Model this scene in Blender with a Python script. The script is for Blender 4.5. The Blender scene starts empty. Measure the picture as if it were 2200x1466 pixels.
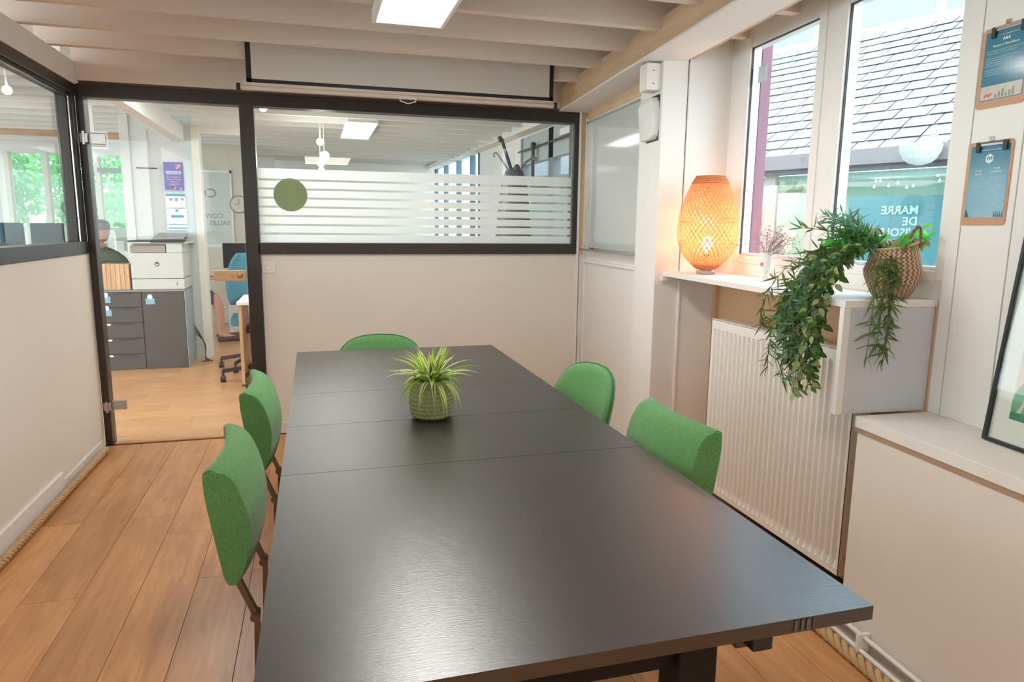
import bpy, bmesh, math, random
from mathutils import Matrix, Vector
PI = math.pi
rnd = random.Random(7)
scn = bpy.context.scene
COL = scn.collection

# ------------------------------------------------------------------ camera
YAW, PITCH, ROLL, FPX = 0.277705, 0.1652386, 0.0107982, 1481.6
cam = bpy.data.cameras.new('camera'); camo = bpy.data.objects.new('camera', cam); COL.objects.link(camo)
cy, sy, cp, sp = math.cos(YAW), math.sin(YAW), math.cos(PITCH), math.sin(PITCH)
fwd = Vector((sy*cp, cy*cp, -sp)); ri = Vector((cy, -sy, 0)); up = ri.cross(fwd)
c_, s_ = math.cos(ROLL), math.sin(ROLL)
ri2 = c_*ri + s_*up; up2 = -s_*ri + c_*up
m = Matrix((ri2, up2, -fwd)).transposed().to_4x4(); m.translation = Vector((0, 0, 1.34))
camo.matrix_world = m
cam.sensor_width = 36; cam.lens = FPX/2200*36; cam.clip_start = 0.02; cam.clip_end = 200
scn.camera = camo

# ------------------------------------------------------------------ world, sun, exposure
w = bpy.data.worlds.new('sky'); scn.world = w; w.use_nodes = True
wn = w.node_tree; bg = wn.nodes['Background']
tc = wn.nodes.new('ShaderNodeTexCoord'); sx = wn.nodes.new('ShaderNodeSeparateXYZ'); rp = wn.nodes.new('ShaderNodeValToRGB')
wn.links.new(tc.outputs['Generated'], sx.inputs[0]); wn.links.new(sx.outputs['Z'], rp.inputs[0]); wn.links.new(rp.outputs[0], bg.inputs[0])
rp.color_ramp.elements[0].position = 0.0; rp.color_ramp.elements[0].color = (0.80, 0.90, 0.95, 1)
rp.color_ramp.elements[1].position = 0.6; rp.color_ramp.elements[1].color = (0.62, 0.82, 1.0, 1)
bg.inputs[1].default_value = 3.6
sun = bpy.data.lights.new('sun', 'SUN'); sun.energy = .8; sun.angle = math.radians(25); sun.color = (1, .96, .9)
suno = bpy.data.objects.new('sun', sun); COL.objects.link(suno); suno.rotation_euler = (math.radians(35), 0, math.radians(-35))
scn.view_settings.view_transform = 'Standard'; scn.view_settings.look = 'None'
scn.view_settings.exposure = 0.9; scn.view_settings.gamma = 1; scn.view_settings.use_curve_mapping = False
scn.cycles.max_bounces = 10; scn.cycles.transparent_max_bounces = 24
scn.cycles.sample_clamp_indirect = 6
PANEL_EMIT = 13.5

# ------------------------------------------------------------------ right-wall frame (rotated 3.5 degrees)
TH = math.radians(3.5)
RO = Vector((1.81, 4.555, 0))
RM = Matrix.Translation(RO) @ Matrix.Rotation(-TH, 4, 'Z')     # local (n, -s, z)
def W(s, n, z): return RM @ Vector((n, -s, z))
def RMat(s, n, z, rz=0): return Matrix.Translation(W(s, n, z)) @ Matrix.Rotation(-TH+rz, 4, 'Z')

# ------------------------------------------------------------------ materials
MATS = {}
def newmat(name):
    mt = bpy.data.materials.new(name); mt.use_nodes = True; nt = mt.node_tree
    return mt, nt, nt.nodes['Principled BSDF']
def mat(name, col, rough=.6, metal=0, var=.06, scale=6, stretch=(1, 1, 1), bump=0, bscale=60, bstretch=None, spec=.5, sub=0, coat=0, col2=None, detail=4, sheen=0, emit=0):
    if name in MATS: return MATS[name]
    mt, nt, p = newmat(name); L = nt.links
    t = nt.nodes.new('ShaderNodeTexCoord'); mp = nt.nodes.new('ShaderNodeMapping'); mp.inputs['Scale'].default_value = stretch
    L.new(t.outputs['Object'], mp.inputs[0])
    nz = nt.nodes.new('ShaderNodeTexNoise'); nz.inputs['Scale'].default_value = scale; nz.inputs['Detail'].default_value = detail
    L.new(mp.outputs[0], nz.inputs['Vector'])
    mx = nt.nodes.new('ShaderNodeMix'); mx.data_type = 'RGBA'
    a = tuple(c*(1-var) for c in col); b = tuple(min(1, c*(1+var)) for c in col) if col2 is None else col2
    mx.inputs[6].default_value = (*a, 1); mx.inputs[7].default_value = (*b, 1)
    L.new(nz.outputs['Fac'], mx.inputs[0]); L.new(mx.outputs[2], p.inputs['Base Color'])
    p.inputs['Roughness'].default_value = rough; p.inputs['Metallic'].default_value = metal
    p.inputs['Specular IOR Level'].default_value = spec
    if coat: p.inputs['Coat Weight'].default_value = coat; p.inputs['Coat Roughness'].default_value = .1
    if sheen: p.inputs['Sheen Weight'].default_value = sheen; p.inputs['Sheen Roughness'].default_value = .4
    if bump:
        mp2 = nt.nodes.new('ShaderNodeMapping'); mp2.inputs['Scale'].default_value = bstretch or stretch; L.new(t.outputs['Object'], mp2.inputs[0])
        n2 = nt.nodes.new('ShaderNodeTexNoise'); n2.inputs['Scale'].default_value = bscale; n2.inputs['Detail'].default_value = 3; L.new(mp2.outputs[0], n2.inputs['Vector'])
        bp = nt.nodes.new('ShaderNodeBump'); bp.inputs['Strength'].default_value = bump; bp.inputs['Distance'].default_value = .0015
        L.new(n2.outputs['Fac'], bp.inputs['Height']); L.new(bp.outputs[0], p.inputs['Normal'])
    if emit: p.inputs['Emission Color'].default_value = (*col, 1); p.inputs['Emission Strength'].default_value = emit
    MATS[name] = mt; return mt
def emat(name, col, st):
    if name in MATS: return MATS[name]
    mt, nt, p = newmat(name); p.inputs['Base Color'].default_value = (*col, 1); p.inputs['Emission Color'].default_value = (*col, 1); p.inputs['Emission Strength'].default_value = st
    MATS[name] = mt; return mt
def glassmat(name, tint=(1, 1, 1), ior=1.45, rough=0.0, gain=1.0):
    mt, nt, p = newmat(name); nt.nodes.remove(p); L = nt.links; out = nt.nodes['Material Output']
    tr = nt.nodes.new('ShaderNodeBsdfTransparent'); tr.inputs[0].default_value = (*tint, 1)
    gl = nt.nodes.new('ShaderNodeBsdfGlossy'); gl.inputs['Roughness'].default_value = rough
    fr = nt.nodes.new('ShaderNodeFresnel'); ge = nt.nodes.new('ShaderNodeNewGeometry')
    mr = nt.nodes.new('ShaderNodeMapRange'); mr.inputs[3].default_value = ior; mr.inputs[4].default_value = 1/ior   # thin pane: same reflection on both faces
    L.new(ge.outputs['Backfacing'], mr.inputs[0]); L.new(mr.outputs[0], fr.inputs[0])
    ms = nt.nodes.new('ShaderNodeMixShader'); L.new(fr.outputs[0], ms.inputs[0]); L.new(tr.outputs[0], ms.inputs[1]); L.new(gl.outputs[0], ms.inputs[2]); L.new(ms.outputs[0], out.inputs[0])
    MATS[name] = mt; return mt
def translu(name, col, tw=.5, transp=0.0, col2=None, scale=30):
    mt, nt, p = newmat(name); nt.nodes.remove(p); L = nt.links; out = nt.nodes['Material Output']
    t = nt.nodes.new('ShaderNodeTexCoord'); nz = nt.nodes.new('ShaderNodeTexNoise'); nz.inputs['Scale'].default_value = scale; L.new(t.outputs['Object'], nz.inputs['Vector'])
    mx = nt.nodes.new('ShaderNodeMix'); mx.data_type = 'RGBA'; mx.inputs[6].default_value = (*col, 1); mx.inputs[7].default_value = (*(col2 or tuple(min(1, c*1.15) for c in col)), 1); L.new(nz.outputs[0], mx.inputs[0])
    d = nt.nodes.new('ShaderNodeBsdfDiffuse'); tl = nt.nodes.new('ShaderNodeBsdfTranslucent'); L.new(mx.outputs[2], d.inputs[0]); L.new(mx.outputs[2], tl.inputs[0])
    ms = nt.nodes.new('ShaderNodeMixShader'); ms.inputs[0].default_value = tw; L.new(d.outputs[0], ms.inputs[1]); L.new(tl.outputs[0], ms.inputs[2])
    last = ms
    if transp:
        tr = nt.nodes.new('ShaderNodeBsdfTransparent'); m2 = nt.nodes.new('ShaderNodeMixShader'); m2.inputs[0].default_value = transp
        L.new(ms.outputs[0], m2.inputs[1]); L.new(tr.outputs[0], m2.inputs[2]); last = m2
    L.new(last.outputs[0], out.inputs[0]); MATS[name] = mt; return mt
def woodmat(name, c1, c2, rough=.35, grain='y', scale=3.0, objvar=.12, bump=.15, knots=True):
    """wood with long grain, a slightly different tone per object"""
    mt, nt, p = newmat(name); L = nt.links
    t = nt.nodes.new('ShaderNodeTexCoord'); oi = nt.nodes.new('ShaderNodeObjectInfo')
    ad = nt.nodes.new('ShaderNodeVectorMath'); ad.operation = 'MULTIPLY_ADD'
    cb = nt.nodes.new('ShaderNodeCombineXYZ')
    for i in range(3): L.new(oi.outputs['Random'], cb.inputs[i])
    ad.inputs[1].default_value = (7, 11, 5)
    L.new(cb.outputs[0], ad.inputs[0]); L.new(t.outputs['Object'], ad.inputs[2])
    mp = nt.nodes.new('ShaderNodeMapping'); mp.inputs['Scale'].default_value = {'y': (9, .8, 9), 'x': (.8, 9, 9), 'z': (9, 9, .8)}[grain]
    L.new(ad.outputs[0], mp.inputs[0])
    n1 = nt.nodes.new('ShaderNodeTexNoise'); n1.inputs['Scale'].default_value = scale; n1.inputs['Detail'].default_value = 8; n1.inputs['Roughness'].default_value = .62; n1.inputs['Distortion'].default_value = .8
    L.new(mp.outputs[0], n1.inputs['Vector'])
    n2 = nt.nodes.new('ShaderNodeTexNoise'); n2.inputs['Scale'].default_value = 1.6; n2.inputs['Detail'].default_value = 2; L.new(ad.outputs[0], n2.inputs['Vector'])
    r = nt.nodes.new('ShaderNodeValToRGB'); r.color_ramp.elements[0].position = .33; r.color_ramp.elements[1].position = .68
    r.color_ramp.elements[0].color = (*c2, 1); r.color_ramp.elements[1].color = (*c1, 1); L.new(n1.outputs[0], r.inputs[0])
    mr = nt.nodes.new('ShaderNodeMapRange'); mr.inputs[3].default_value = 1-objvar; mr.inputs[4].default_value = 1+objvar; L.new(oi.outputs['Random'], mr.inputs[0])
    mr2 = nt.nodes.new('ShaderNodeMapRange'); mr2.inputs[1].default_value = .3; mr2.inputs[2].default_value = .7; mr2.inputs[3].default_value = .88; mr2.inputs[4].default_value = 1.1; L.new(n2.outputs[0], mr2.inputs[0])
    mu = nt.nodes.new('ShaderNodeMath'); mu.operation = 'MULTIPLY'; L.new(mr.outputs[0], mu.inputs[0]); L.new(mr2.outputs[0], mu.inputs[1])
    vm = nt.nodes.new('ShaderNodeVectorMath'); vm.operation = 'SCALE'; L.new(r.outputs[0], vm.inputs[0]); L.new(mu.outputs[0], vm.inputs['Scale'])
    if knots:
        mk = nt.nodes.new('ShaderNodeMapping'); mk.inputs['Scale'].default_value = {'y': (5.5, 1.9, 1), 'x': (1.9, 5.5, 1), 'z': (5.5, 5.5, 1.9)}[grain]; L.new(ad.outputs[0], mk.inputs[0])
        vo = nt.nodes.new('ShaderNodeTexVoronoi'); vo.inputs['Scale'].default_value = 1.0; L.new(mk.outputs[0], vo.inputs['Vector'])
        kr = nt.nodes.new('ShaderNodeMapRange'); kr.inputs[1].default_value = .0; kr.inputs[2].default_value = .10; kr.inputs[3].default_value = .62; kr.inputs[4].default_value = 1.0; L.new(vo.outputs['Distance'], kr.inputs[0])
        v2 = nt.nodes.new('ShaderNodeVectorMath'); v2.operation = 'SCALE'; L.new(vm.outputs[0], v2.inputs[0]); L.new(kr.outputs[0], v2.inputs['Scale']); vm = v2
    L.new(vm.outputs[0], p.inputs['Base Color']); p.inputs['Roughness'].default_value = rough
    if bump:
        bp = nt.nodes.new('ShaderNodeBump'); bp.inputs['Strength'].default_value = bump; bp.inputs['Distance'].default_value = .001; L.new(n1.outputs[0], bp.inputs['Height']); L.new(bp.outputs[0], p.inputs['Normal'])
    MATS[name] = mt; return mt

WALL = mat('cream_wall_paint', (.80, .735, .655), .75, var=.03, scale=2.5, bump=.08, bscale=90)
WALLR = mat('white_board_paint', (.83, .79, .745), .6, var=.03, scale=3, stretch=(4, 4, .6), bump=.1, bscale=60, bstretch=(8, 8, .7))
WALLG = mat('cool_white_wall', (.72, .72, .71), .75, var=.03, scale=2)
JOIST = mat('painted_joist', (.76, .66, .575), .7, var=.04, scale=3, stretch=(.4, 4, 4), bump=.1, bscale=40, bstretch=(.5, 8, 8))
JOISTO = mat('office_white_paint', (.80, .79, .76), .7, var=.04, scale=3)
PINE = woodmat('limed_pine', (.72, .52, .34), (.60, .40, .24), .6, 'y', 3, .03, .15)
FRAME = mat('dark_bronze_frame', (.035, .026, .022), .38, var=.2, scale=8, spec=.5)
FLOOR = woodmat('oak_laminate', (.68, .34, .14), (.50, .225, .085), .30, 'y', 3.2, .09, .08)
FLOORX = woodmat('oak_laminate_across', (.62, .34, .165), (.48, .24, .11), .30, 'x', 3.2, .06, .08)
GAP = mat('dark_joint', (.10, .05, .025), .8)
TABLE = mat('black_brown_table', (.019, .0145, .0115), .31, var=.5, scale=5, stretch=(1.2, 14, 14), bump=.22, bscale=42, bstretch=(.7, 12, 12), spec=.9)
TABLE.node_tree.nodes['Principled BSDF'].inputs['IOR'].default_value = 1.65
BLACK = mat('black_plastic', (.015, .015, .016), .4)
DKMETAL = mat('black_steel', (.03, .03, .032), .35, metal=.4)
BRONZE = mat('bronze_steel', (.20, .155, .13), .35, metal=.8, var=.1)
CHROME = mat('chrome', (.7, .7, .7), .15, metal=1)
FELT = mat('green_felt', (.05, .165, .055), .95, var=.0, col2=(.185, .40, .15), scale=190, bump=1.0, bscale=260, detail=5, sheen=.25, spec=.15)
WHITE = mat('white_gloss', (.85, .85, .84), .35, var=.02)
WHITEP = mat('white_paint_satin', (.82, .78, .73), .45, var=.02)
RADI = mat('radiator_enamel', (.83, .77, .70), .38, var=.02)
GLASS = glassmat('clear_glass', (.97, .985, .98), 1.45)
GLASSL = glassmat('partition_glass', (.95, .98, .97), 1.5)
FILM = translu('frosted_film', (.93, .97, .95), .62, .05)
OLIVE = translu('olive_dot', (.36, .42, .24), .4, .05)
ROPE = mat('sisal_rope', (.55, .36, .19), .95, var=.25, scale=60, bump=.8, bscale=160)
PLANT = mat('dark_leaf', (.035, .09, .022), .5, var=.4, scale=20)
PANELM = emat('light_diffuser', (1, .97, .93), PANEL_EMIT)
PANELO = emat('office_light_diffuser', (1, .98, .95), 4.0)

# ------------------------------------------------------------------ object helpers
WM = {}
def tag(o, label=None, cat=None, group=None, kind=None):
    if label: o['label'] = label
    if cat: o['category'] = cat
    if group: o['group'] = group
    if kind: o['kind'] = kind
    return o
def thing(name, label, cat, M=None, group=None, kind=None):
    o = bpy.data.objects.new(name, None); COL.objects.link(o); o.empty_display_size = .05
    M = M or Matrix(); o.matrix_world = M; WM[o.name] = M.copy()
    return tag(o, label, cat, group, kind)
def obj(name, bm, mt, parent=None, local=False, smooth=False, world=True):
    """link a bmesh as one object.  Geometry is in world space unless local=True."""
    me = bpy.data.meshes.new(name)
    bmesh.ops.recalc_face_normals(bm, faces=bm.faces)
    bm.to_mesh(me); bm.free()
    if smooth:
        for p in me.polygons: p.use_smooth = True
        if smooth is not True:
            try: me.set_sharp_from_angle(angle=smooth)
            except Exception: pass
    for k in (mt if isinstance(mt, (list, tuple)) else [mt]): me.materials.append(k)
    o = bpy.data.objects.new(name, me); COL.objects.link(o)
    if parent is not None:
        M = WM[parent.name]
        if not local: me.transform(M.inverted())
        o.parent = parent; WM[o.name] = M.copy()
    elif not local:
        vs = me.vertices
        if len(vs):
            lo = [min(v.co[i] for v in vs) for i in range(3)]; hi = [max(v.co[i] for v in vs) for i in range(3)]
            c = Vector(((lo[0]+hi[0])/2, (lo[1]+hi[1])/2, lo[2]))
            me.transform(Matrix.Translation(-c)); o.location = c; WM[o.name] = Matrix.Translation(c)
    else: WM[o.name] = Matrix()
    return o
def dup(root, M, label=None):
    r = root.copy(); COL.objects.link(r); r.matrix_world = M; WM[r.name] = M.copy()
    if label: r['label'] = label
    for ch in list(root.children):
        c = ch.copy(); COL.objects.link(c); c.parent = r; WM[c.name] = M.copy()
        for g in list(ch.children):
            d = g.copy(); COL.objects.link(d); d.parent = c
    return r
def B(): return bmesh.new()
def box(bm, x0, x1, y0, y1, z0, z1, M=None, bev=0):
    vs = [bm.verts.new((x, y, z)) for x in (x0, x1) for y in (y0, y1) for z in (z0, z1)]
    fs = [bm.faces.new([vs[i] for i in f]) for f in ((0, 1, 3, 2), (4, 6, 7, 5), (0, 4, 5, 1), (2, 3, 7, 6), (0, 2, 6, 4), (1, 5, 7, 3))]
    if bev:
        es = list({e for f in fs for e in f.edges})
        g = bmesh.ops.bevel(bm, geom=es, offset=bev, segments=2, affect='EDGES', profile=.5)
        vs = list({v for f in g['faces'] for v in f.verts} | {v for v in vs if v.is_valid})
    if M is not None: bmesh.ops.transform(bm, matrix=M, verts=[v for v in vs if v.is_valid])
    return bm
def hexa(bm, pts):
    """box through 8 points: bottom 4 (ccw), top 4"""
    v = [bm.verts.new(p) for p in pts]
    for f in ((3, 2, 1, 0), (4, 5, 6, 7), (0, 1, 5, 4), (1, 2, 6, 5), (2, 3, 7, 6), (3, 0, 4, 7)): bm.faces.new([v[i] for i in f])
    return bm
def rbox(bm, s0, s1, n0, n1, z0, z1, bev=0): return box(bm, n0, n1, -s1, -s0, z0, z1, RM, bev)
def tube(bm, pts, r, seg=8, cap=True):
    pts = [Vector(p) for p in pts]; n = len(pts); rs = r if isinstance(r, (list, tuple)) else [r]*n
    rings = []; prev = None
    for i, p in enumerate(pts):
        d = (pts[min(i+1, n-1)]-pts[max(i-1, 0)]).normalized()
        a = prev or (Vector((0, 0, 1)) if abs(d.z) < .9 else Vector((1, 0, 0)))
        x = (a - d*a.dot(d)).normalized(); y = d.cross(x); prev = x
        rings.append([bm.verts.new(p + (x*math.cos(t)+y*math.sin(t))*rs[i]) for t in [2*PI*k/seg for k in range(seg)]])
    for i in range(n-1):
        for k in range(seg): bm.faces.new((rings[i][k], rings[i][(k+1) % seg], rings[i+1][(k+1) % seg], rings[i+1][k]))
    if cap: bm.faces.new(rings[0]); bm.faces.new(rings[-1])
    return bm
def lathe(bm, prof, seg=24, M=None, closed=True):
    rings = []
    for r, z in prof: rings.append([bm.verts.new((r*math.cos(2*PI*k/seg), r*math.sin(2*PI*k/seg), z)) for k in range(seg)])
    for i in range(len(prof)-1):
        for k in range(seg): bm.faces.new((rings[i][k], rings[i][(k+1) % seg], rings[i+1][(k+1) % seg], rings[i+1][k]))
    if closed:
        if prof[0][0] > 1e-4: bm.faces.new(rings[0])
        if prof[-1][0] > 1e-4: bm.faces.new(rings[-1])
    if M is not None: bmesh.ops.transform(bm, matrix=M, verts=[v for rg in rings for v in rg])
    return bm
def prism(bm, pts2, d, M=None):
    """polygon in xy, thickness d along z"""
    a = [bm.verts.new((x, y, 0)) for x, y in pts2]; b = [bm.verts.new((x, y, d)) for x, y in pts2]
    bm.faces.new(a); bm.faces.new(b); n = len(a)
    for i in range(n): bm.faces.new((a[i], a[(i+1) % n], b[(i+1) % n], b[i]))
    if M is not None: bmesh.ops.transform(bm, matrix=M, verts=a+b)
    return bm
def struct(name, bm, mt, smooth=False, parent=None):
    o = obj(name, bm, mt, parent, smooth=smooth)
    if parent is None: o['kind'] = 'structure'
    return o
def text(name, s, size, mt, M, parent, mirror=False, depth=.0006, bold=0, align='CENTER', spacing=1.0, linesp=1.0):
    cu = bpy.data.curves.new(name, 'FONT'); cu.body = s; cu.size = size; cu.align_x = align; cu.align_y = 'CENTER'; cu.extrude = depth; cu.offset = bold*size
    cu.resolution_u = 2; cu.space_character = spacing; cu.space_line = linesp
    to = bpy.data.objects.new(name, cu); COL.objects.link(to); dg = bpy.context.evaluated_depsgraph_get()
    me = bpy.data.meshes.new_from_object(to.evaluated_get(dg)); bpy.data.objects.remove(to)
    me.name = name
    if mirror: me.transform(Matrix.Diagonal((-1, 1, 1, 1)))
    me.transform(M)
    me.materials.clear(); me.materials.append(mt)
    o = bpy.data.objects.new(name, me); COL.objects.link(o)
    if parent is not None: me.transform(WM[parent.name].inverted()); o.parent = parent; WM[o.name] = WM[parent.name]
    return o
def plane_mat(origin, xdir, ydir):
    x = Vector(xdir).normalized(); y = Vector(ydir).normalized(); z = x.cross(y)
    M = Matrix((x, y, z)).transposed().to_4x4(); M.translation = Vector(origin); return M
def area(name, M, sx_, sy_, power, col):
    l = bpy.data.lights.new(name, 'AREA'); l.shape = 'RECTANGLE'; l.size = sx_; l.size_y = sy_; l.energy = power; l.color = col
    o = bpy.data.objects.new(name, l); COL.objects.link(o); o.matrix_world = M; return o

YB = 4.555            # partition plane
XL = -1.26            # left wall plane
YN = -1.6             # wall behind the camera
ZC = 2.44             # ceiling boards
# ------------------------------------------------------------------ FLOOR with planks
fl = struct('floor', box(B(), -6, 2.6, YN-.1, 13.2, -.06, -.004), GAP)
xs0 = -1.05; pw = .1925; L0 = 1.285
offs = {0: 2.635, -1: 3.34, 1: 3.335, 2: 3.12, 3: 2.676}
def plank(x0, x1, y0, y1, mt):
    b = B(); g = .0009
    if x1-x0 < .02 or y1-y0 < .02: b.free(); return
    box(b, x0+g, x1-g, y0+g, y1-g, -.006, 0, None, .0006); obj('plank', b, mt, fl)
k0 = -2
for k in range(-1, 16):
    xa = xs0+k*pw; xb = xa+pw
    xa = max(xa, XL+.001); xb = min(xb, 1.9)
    if xb <= xa: continue
    off = offs.get(k, 2.1+((k*.47) % 1.285))
    y = off-4*L0
    while y < YB:
        y0, y1 = max(y, YN), min(y+L0, YB-.03)
        if y1 > y0: plank(xa, xb, y0, y1, FLOOR)
        y += L0
for j in range(0, 24):                        # office planks run across
    y0 = YB+.0+j*.1925; y1 = y0+.1925
    x = -3.2+((j*.53) % 1.285)-1.285
    while x < 2.2:
        a, b_ = max(x, -3.2), min(x+1.285, 2.2)
        if b_ > a: plank(a, b_, y0, y1, FLOORX)
        x += 1.285
b = B(); box(b, -3.2, 2.2, YB+24*.1925, 13.1, -.006, -.0005); box(b, -6, -3.2, YB, 13.1, -.006, -.0005); box(b, -3.2, XL-.09, YN, YB, -.006, -.0005)
struct('floor_far', b, FLOORX)

# ------------------------------------------------------------------ CEILING, joists
ce = struct('ceiling', box(box(B(), -6, 2.02, YN-.1, YB+.1, ZC, ZC+.06), -6, 2.3, YB+.1, 13.2, ZC, ZC+.06), JOIST)
for jy in [4.205, 3.805, 3.415, 3.02, 2.63, 2.24, 1.85, 1.46, 1.07, .68, .29, -.1, -.49, -.88, -1.27]:
    b = B(); box(b, XL-.06, 2.0, jy-.024, jy+.024, 2.225, ZC, None, .002); obj('joist', b, JOIST, ce)
for i in range(16):
    jy = 4.95+i*.4; b = B(); box(b, -5.9, 2.3, jy-.024, jy+.024, 2.33, ZC, None, .002); obj('joist', b, JOISTO, ce)
b = B(); box(b, -6, 2.28, YB+.06, 13.1, ZC-.012, ZC-.001); obj('office_ceiling_board', b, mat('office_ceiling_shade', (.52, .51, .46), .8), ce)  # shade between the joists is put into the darker board colour

# ------------------------------------------------------------------ LEFT WALL
b = B(); box(b, XL-.09, XL, YN, YB-.03, 0, 1.157); wl = struct('wall_left', b, WALL)
b = B(); box(b, XL-.10, XL+.012, YN, YB-.01, 2.092, 2.215, None, .002); obj('beam', b, WALLR, wl)
b = B(); box(b, XL, XL+.016, YN, 3.77, 0, .105, None, .002); struct('baseboard_left', b, WALLR)
b = B(); box(b, XL, XL+.006, 3.77, YB-.05, 0, .055); struct('trim_1', b, WALL)
wf = thing('window_1', None, None, kind='structure')
b = B()
box(b, XL-.08, XL+.006, YN, YB-.035, 1.157, 1.228, None, .003); obj('frame_sill', b, FRAME, wf)
b = B(); box(b, XL-.08, XL+.008, YN, YB-.035, 2.035, 2.092, None, .003); box(b, XL-.06, XL-.012, YN, YB-.04, 2.018, 2.036); obj('frame_head', b, FRAME, wf)
b = B(); box(b, XL-.08, XL+.004, 4.462, YB-.035, 1.228, 2.035, None, .003); box(b, XL-.055, XL-.02, 4.447, 4.463, 1.228, 2.02, None, .002); obj('frame_post', b, FRAME, wf)
for yy in (2.35, .2): b = B(); box(b, XL-.08, XL+.004, yy, yy+.07, 1.228, 2.035, None, .003); obj('frame_post', b, FRAME, wf)
b = B(); box(b, XL-.022, XL-.018, 4.447, YN, 1.224, 2.034); obj('seal', b, mat('grey_seal', (.45, .48, .5), .4), wf) if False else b.free()
b = B(); box(b, XL-.042, XL-.038, YN, 4.45, 1.226, 2.036); obj('pane', b, GLASSL, wf)
b = B(); box(b, XL-.012, XL-.006, 2.42, 4.445, 2.012, 2.018); box(b, XL-.012, XL-.006, 4.440, 4.446, 1.23, 2.018); obj('glazing_bead', b, CHROME, wf)

# ------------------------------------------------------------------ BACK PARTITION
b = B(); box(b, -.345, 1.83, YB, YB+.09, 0, 1.155); wb = struct('wall_back', b, WALL)
b = B(); box(b, -.345, 1.80, YB-.014, YB, 0, .07, None, .002); struct('baseboard_back', b, WALL)
b = B(); box(b, XL, 1.75, YB-.03, YB+.09, 2.115, ZC); obj('header_panel', b, JOIST, wb)
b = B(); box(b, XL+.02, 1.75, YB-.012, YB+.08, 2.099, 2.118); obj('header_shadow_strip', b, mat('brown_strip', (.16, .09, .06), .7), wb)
b = B(); box(b, 1.749, 1.83, YB-.03, YB+.09, 1.15, ZC); obj('corner_panel', b, PINE, wb)
b = B(); rbox(b, .0, .02, -.035, .0, 0, 2.115, .002); rbox(b, .0, .04, -.06, -.045, 0, 2.115, .003); struct('trim_2', b, WALLR)
wd = thing('window_2', None, None, kind='structure')
def fr(x0, x1, z0, z1, y0=YB-.028, y1=YB+.07, name='frame_member'):
    b = B(); box(b, x0, x1, y0, y1, z0, z1, None, .003); return obj(name, b, FRAME, wd)
fr(XL+.0, 1.749, 2.028, 2.10, name='frame_head'); fr(-.405, -.322, 0, 2.03, name='frame_post'); fr(-.335, 1.749, 1.153, 1.222, name='frame_sill'); fr(1.713, 1.749, 1.222, 2.03, name='frame_post')
b = B(); box(b, -.322, 1.713, YB+.008, YB+.014, 1.215, 2.035); obj('pane', b, GLASSL, wd)
# frosted film strips with clear gaps, full at the top and bottom of the band
zt, zb = 1.672, 1.225
edges = [(zb, 1.266)]; gz = [1.272+.0545*i for i in range(7)]
prev = zb
for g_ in gz: b = B(); box(b, -.320, 1.711, YB+.0055, YB+.0065, prev, g_); obj('frosted_strip', b, FILM, wd); prev = g_+.0125
b = B(); box(b, -.320, 1.711, YB+.0055, YB+.0065, prev, zt); obj('frosted_strip', b, FILM, wd)
b = B(); lathe(b, [(.1, 0), (.1, .001)], 48, Matrix.Translation((-.133, YB+.004, 1.515)) @ Matrix.Rotation(PI/2, 4, 'X')); dot = obj('dot_sticker', b, OLIVE, wd); dot['label'] = 'round olive green sticker on the frosted film'
b = B(); box(b, -.322, 1.713, YB-.006, YB-.002, 1.222, 1.226); box(b, 1.708, 1.713, YB-.006, YB-.002, 1.226, 2.028); obj('glazing_bead', b, mat('bead', (.5, .6, .6), .3, metal=.5), wd)

# glass door
dr = thing('door_1', None, None, kind='structure')
b = B(); box(b, XL+.002, XL+.042, YB-.03, YB+.06, 0, 2.03, None, .003); obj('frame_post', b, FRAME, dr)
b = B(); box(b, -1.213, -.412, YB+.006, YB+.016, .008, 2.022); obj('glass_leaf', b, GLASSL, dr)
b = B(); box(b, -1.213, -.412, YB-.02, YB+.04, .0, .007); obj('threshold', b, woodmat('threshold_oak', (.6, .33, .16), (.45, .22, .1), .4, 'x', 3, 0, .1, False), dr)
for z0, z1 in ((1.775, 1.835), (.215, .27)):
    b = B(); box(b, -1.215, -1.135, YB-.004, YB+.022, z0, z1, None, .003); box(b, -1.252, -1.212, YB-.034, YB-.012, z0+.004, z1-.004, None, .003)
    tube(b, [(-1.232, YB-.036, z0-.006), (-1.232, YB-.036, z1+.006)], .008, 10); obj('hinge', b, mat('satin_steel', (.55, .52, .5), .3, metal=.9), dr)
b = B(); box(b, -.592, -.412, YB-.04, YB-.018, .99, 1.055, None, .004)
lk = obj('lock_case', b, woodmat('lock_wood', (.70, .45, .25), (.55, .33, .17), .45, 'x', 4, 0, .1, False), dr); lk['label'] = 'pale wooden lock case'
b = B(); lathe(b, [(.016, 0), (.016, .006), (.012, .012), (.0, .013)], 20, Matrix.Translation((-.445, YB-.04, 1.022)) @ Matrix.Rotation(PI/2, 4, 'X'))
lathe(b, [(.006, 0), (.006, .004), (.0, .005)], 12, Matrix.Translation((-.49, YB-.04, 1.02)) @ Matrix.Rotation(PI/2, 4, 'X')); obj('keyhole', b, mat('brass', (.5, .33, .14), .3, metal=1), lk)

# switch plate
sw = thing('light_switch', 'square cream rocker switch plate on low partition wall, under the long window', 'switch', Matrix.Translation((-.28, YB, 1.03)))
b = B(); box(b, -.319, -.241, YB-.008, YB, 1.036, 1.106, None, .002); obj('plate', b, WHITEP, sw)
b = B(); box(b, -.300, -.260, YB-.012, YB-.008, 1.052, 1.090, None, .002); obj('rocker', b, WHITEP, sw)

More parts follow.
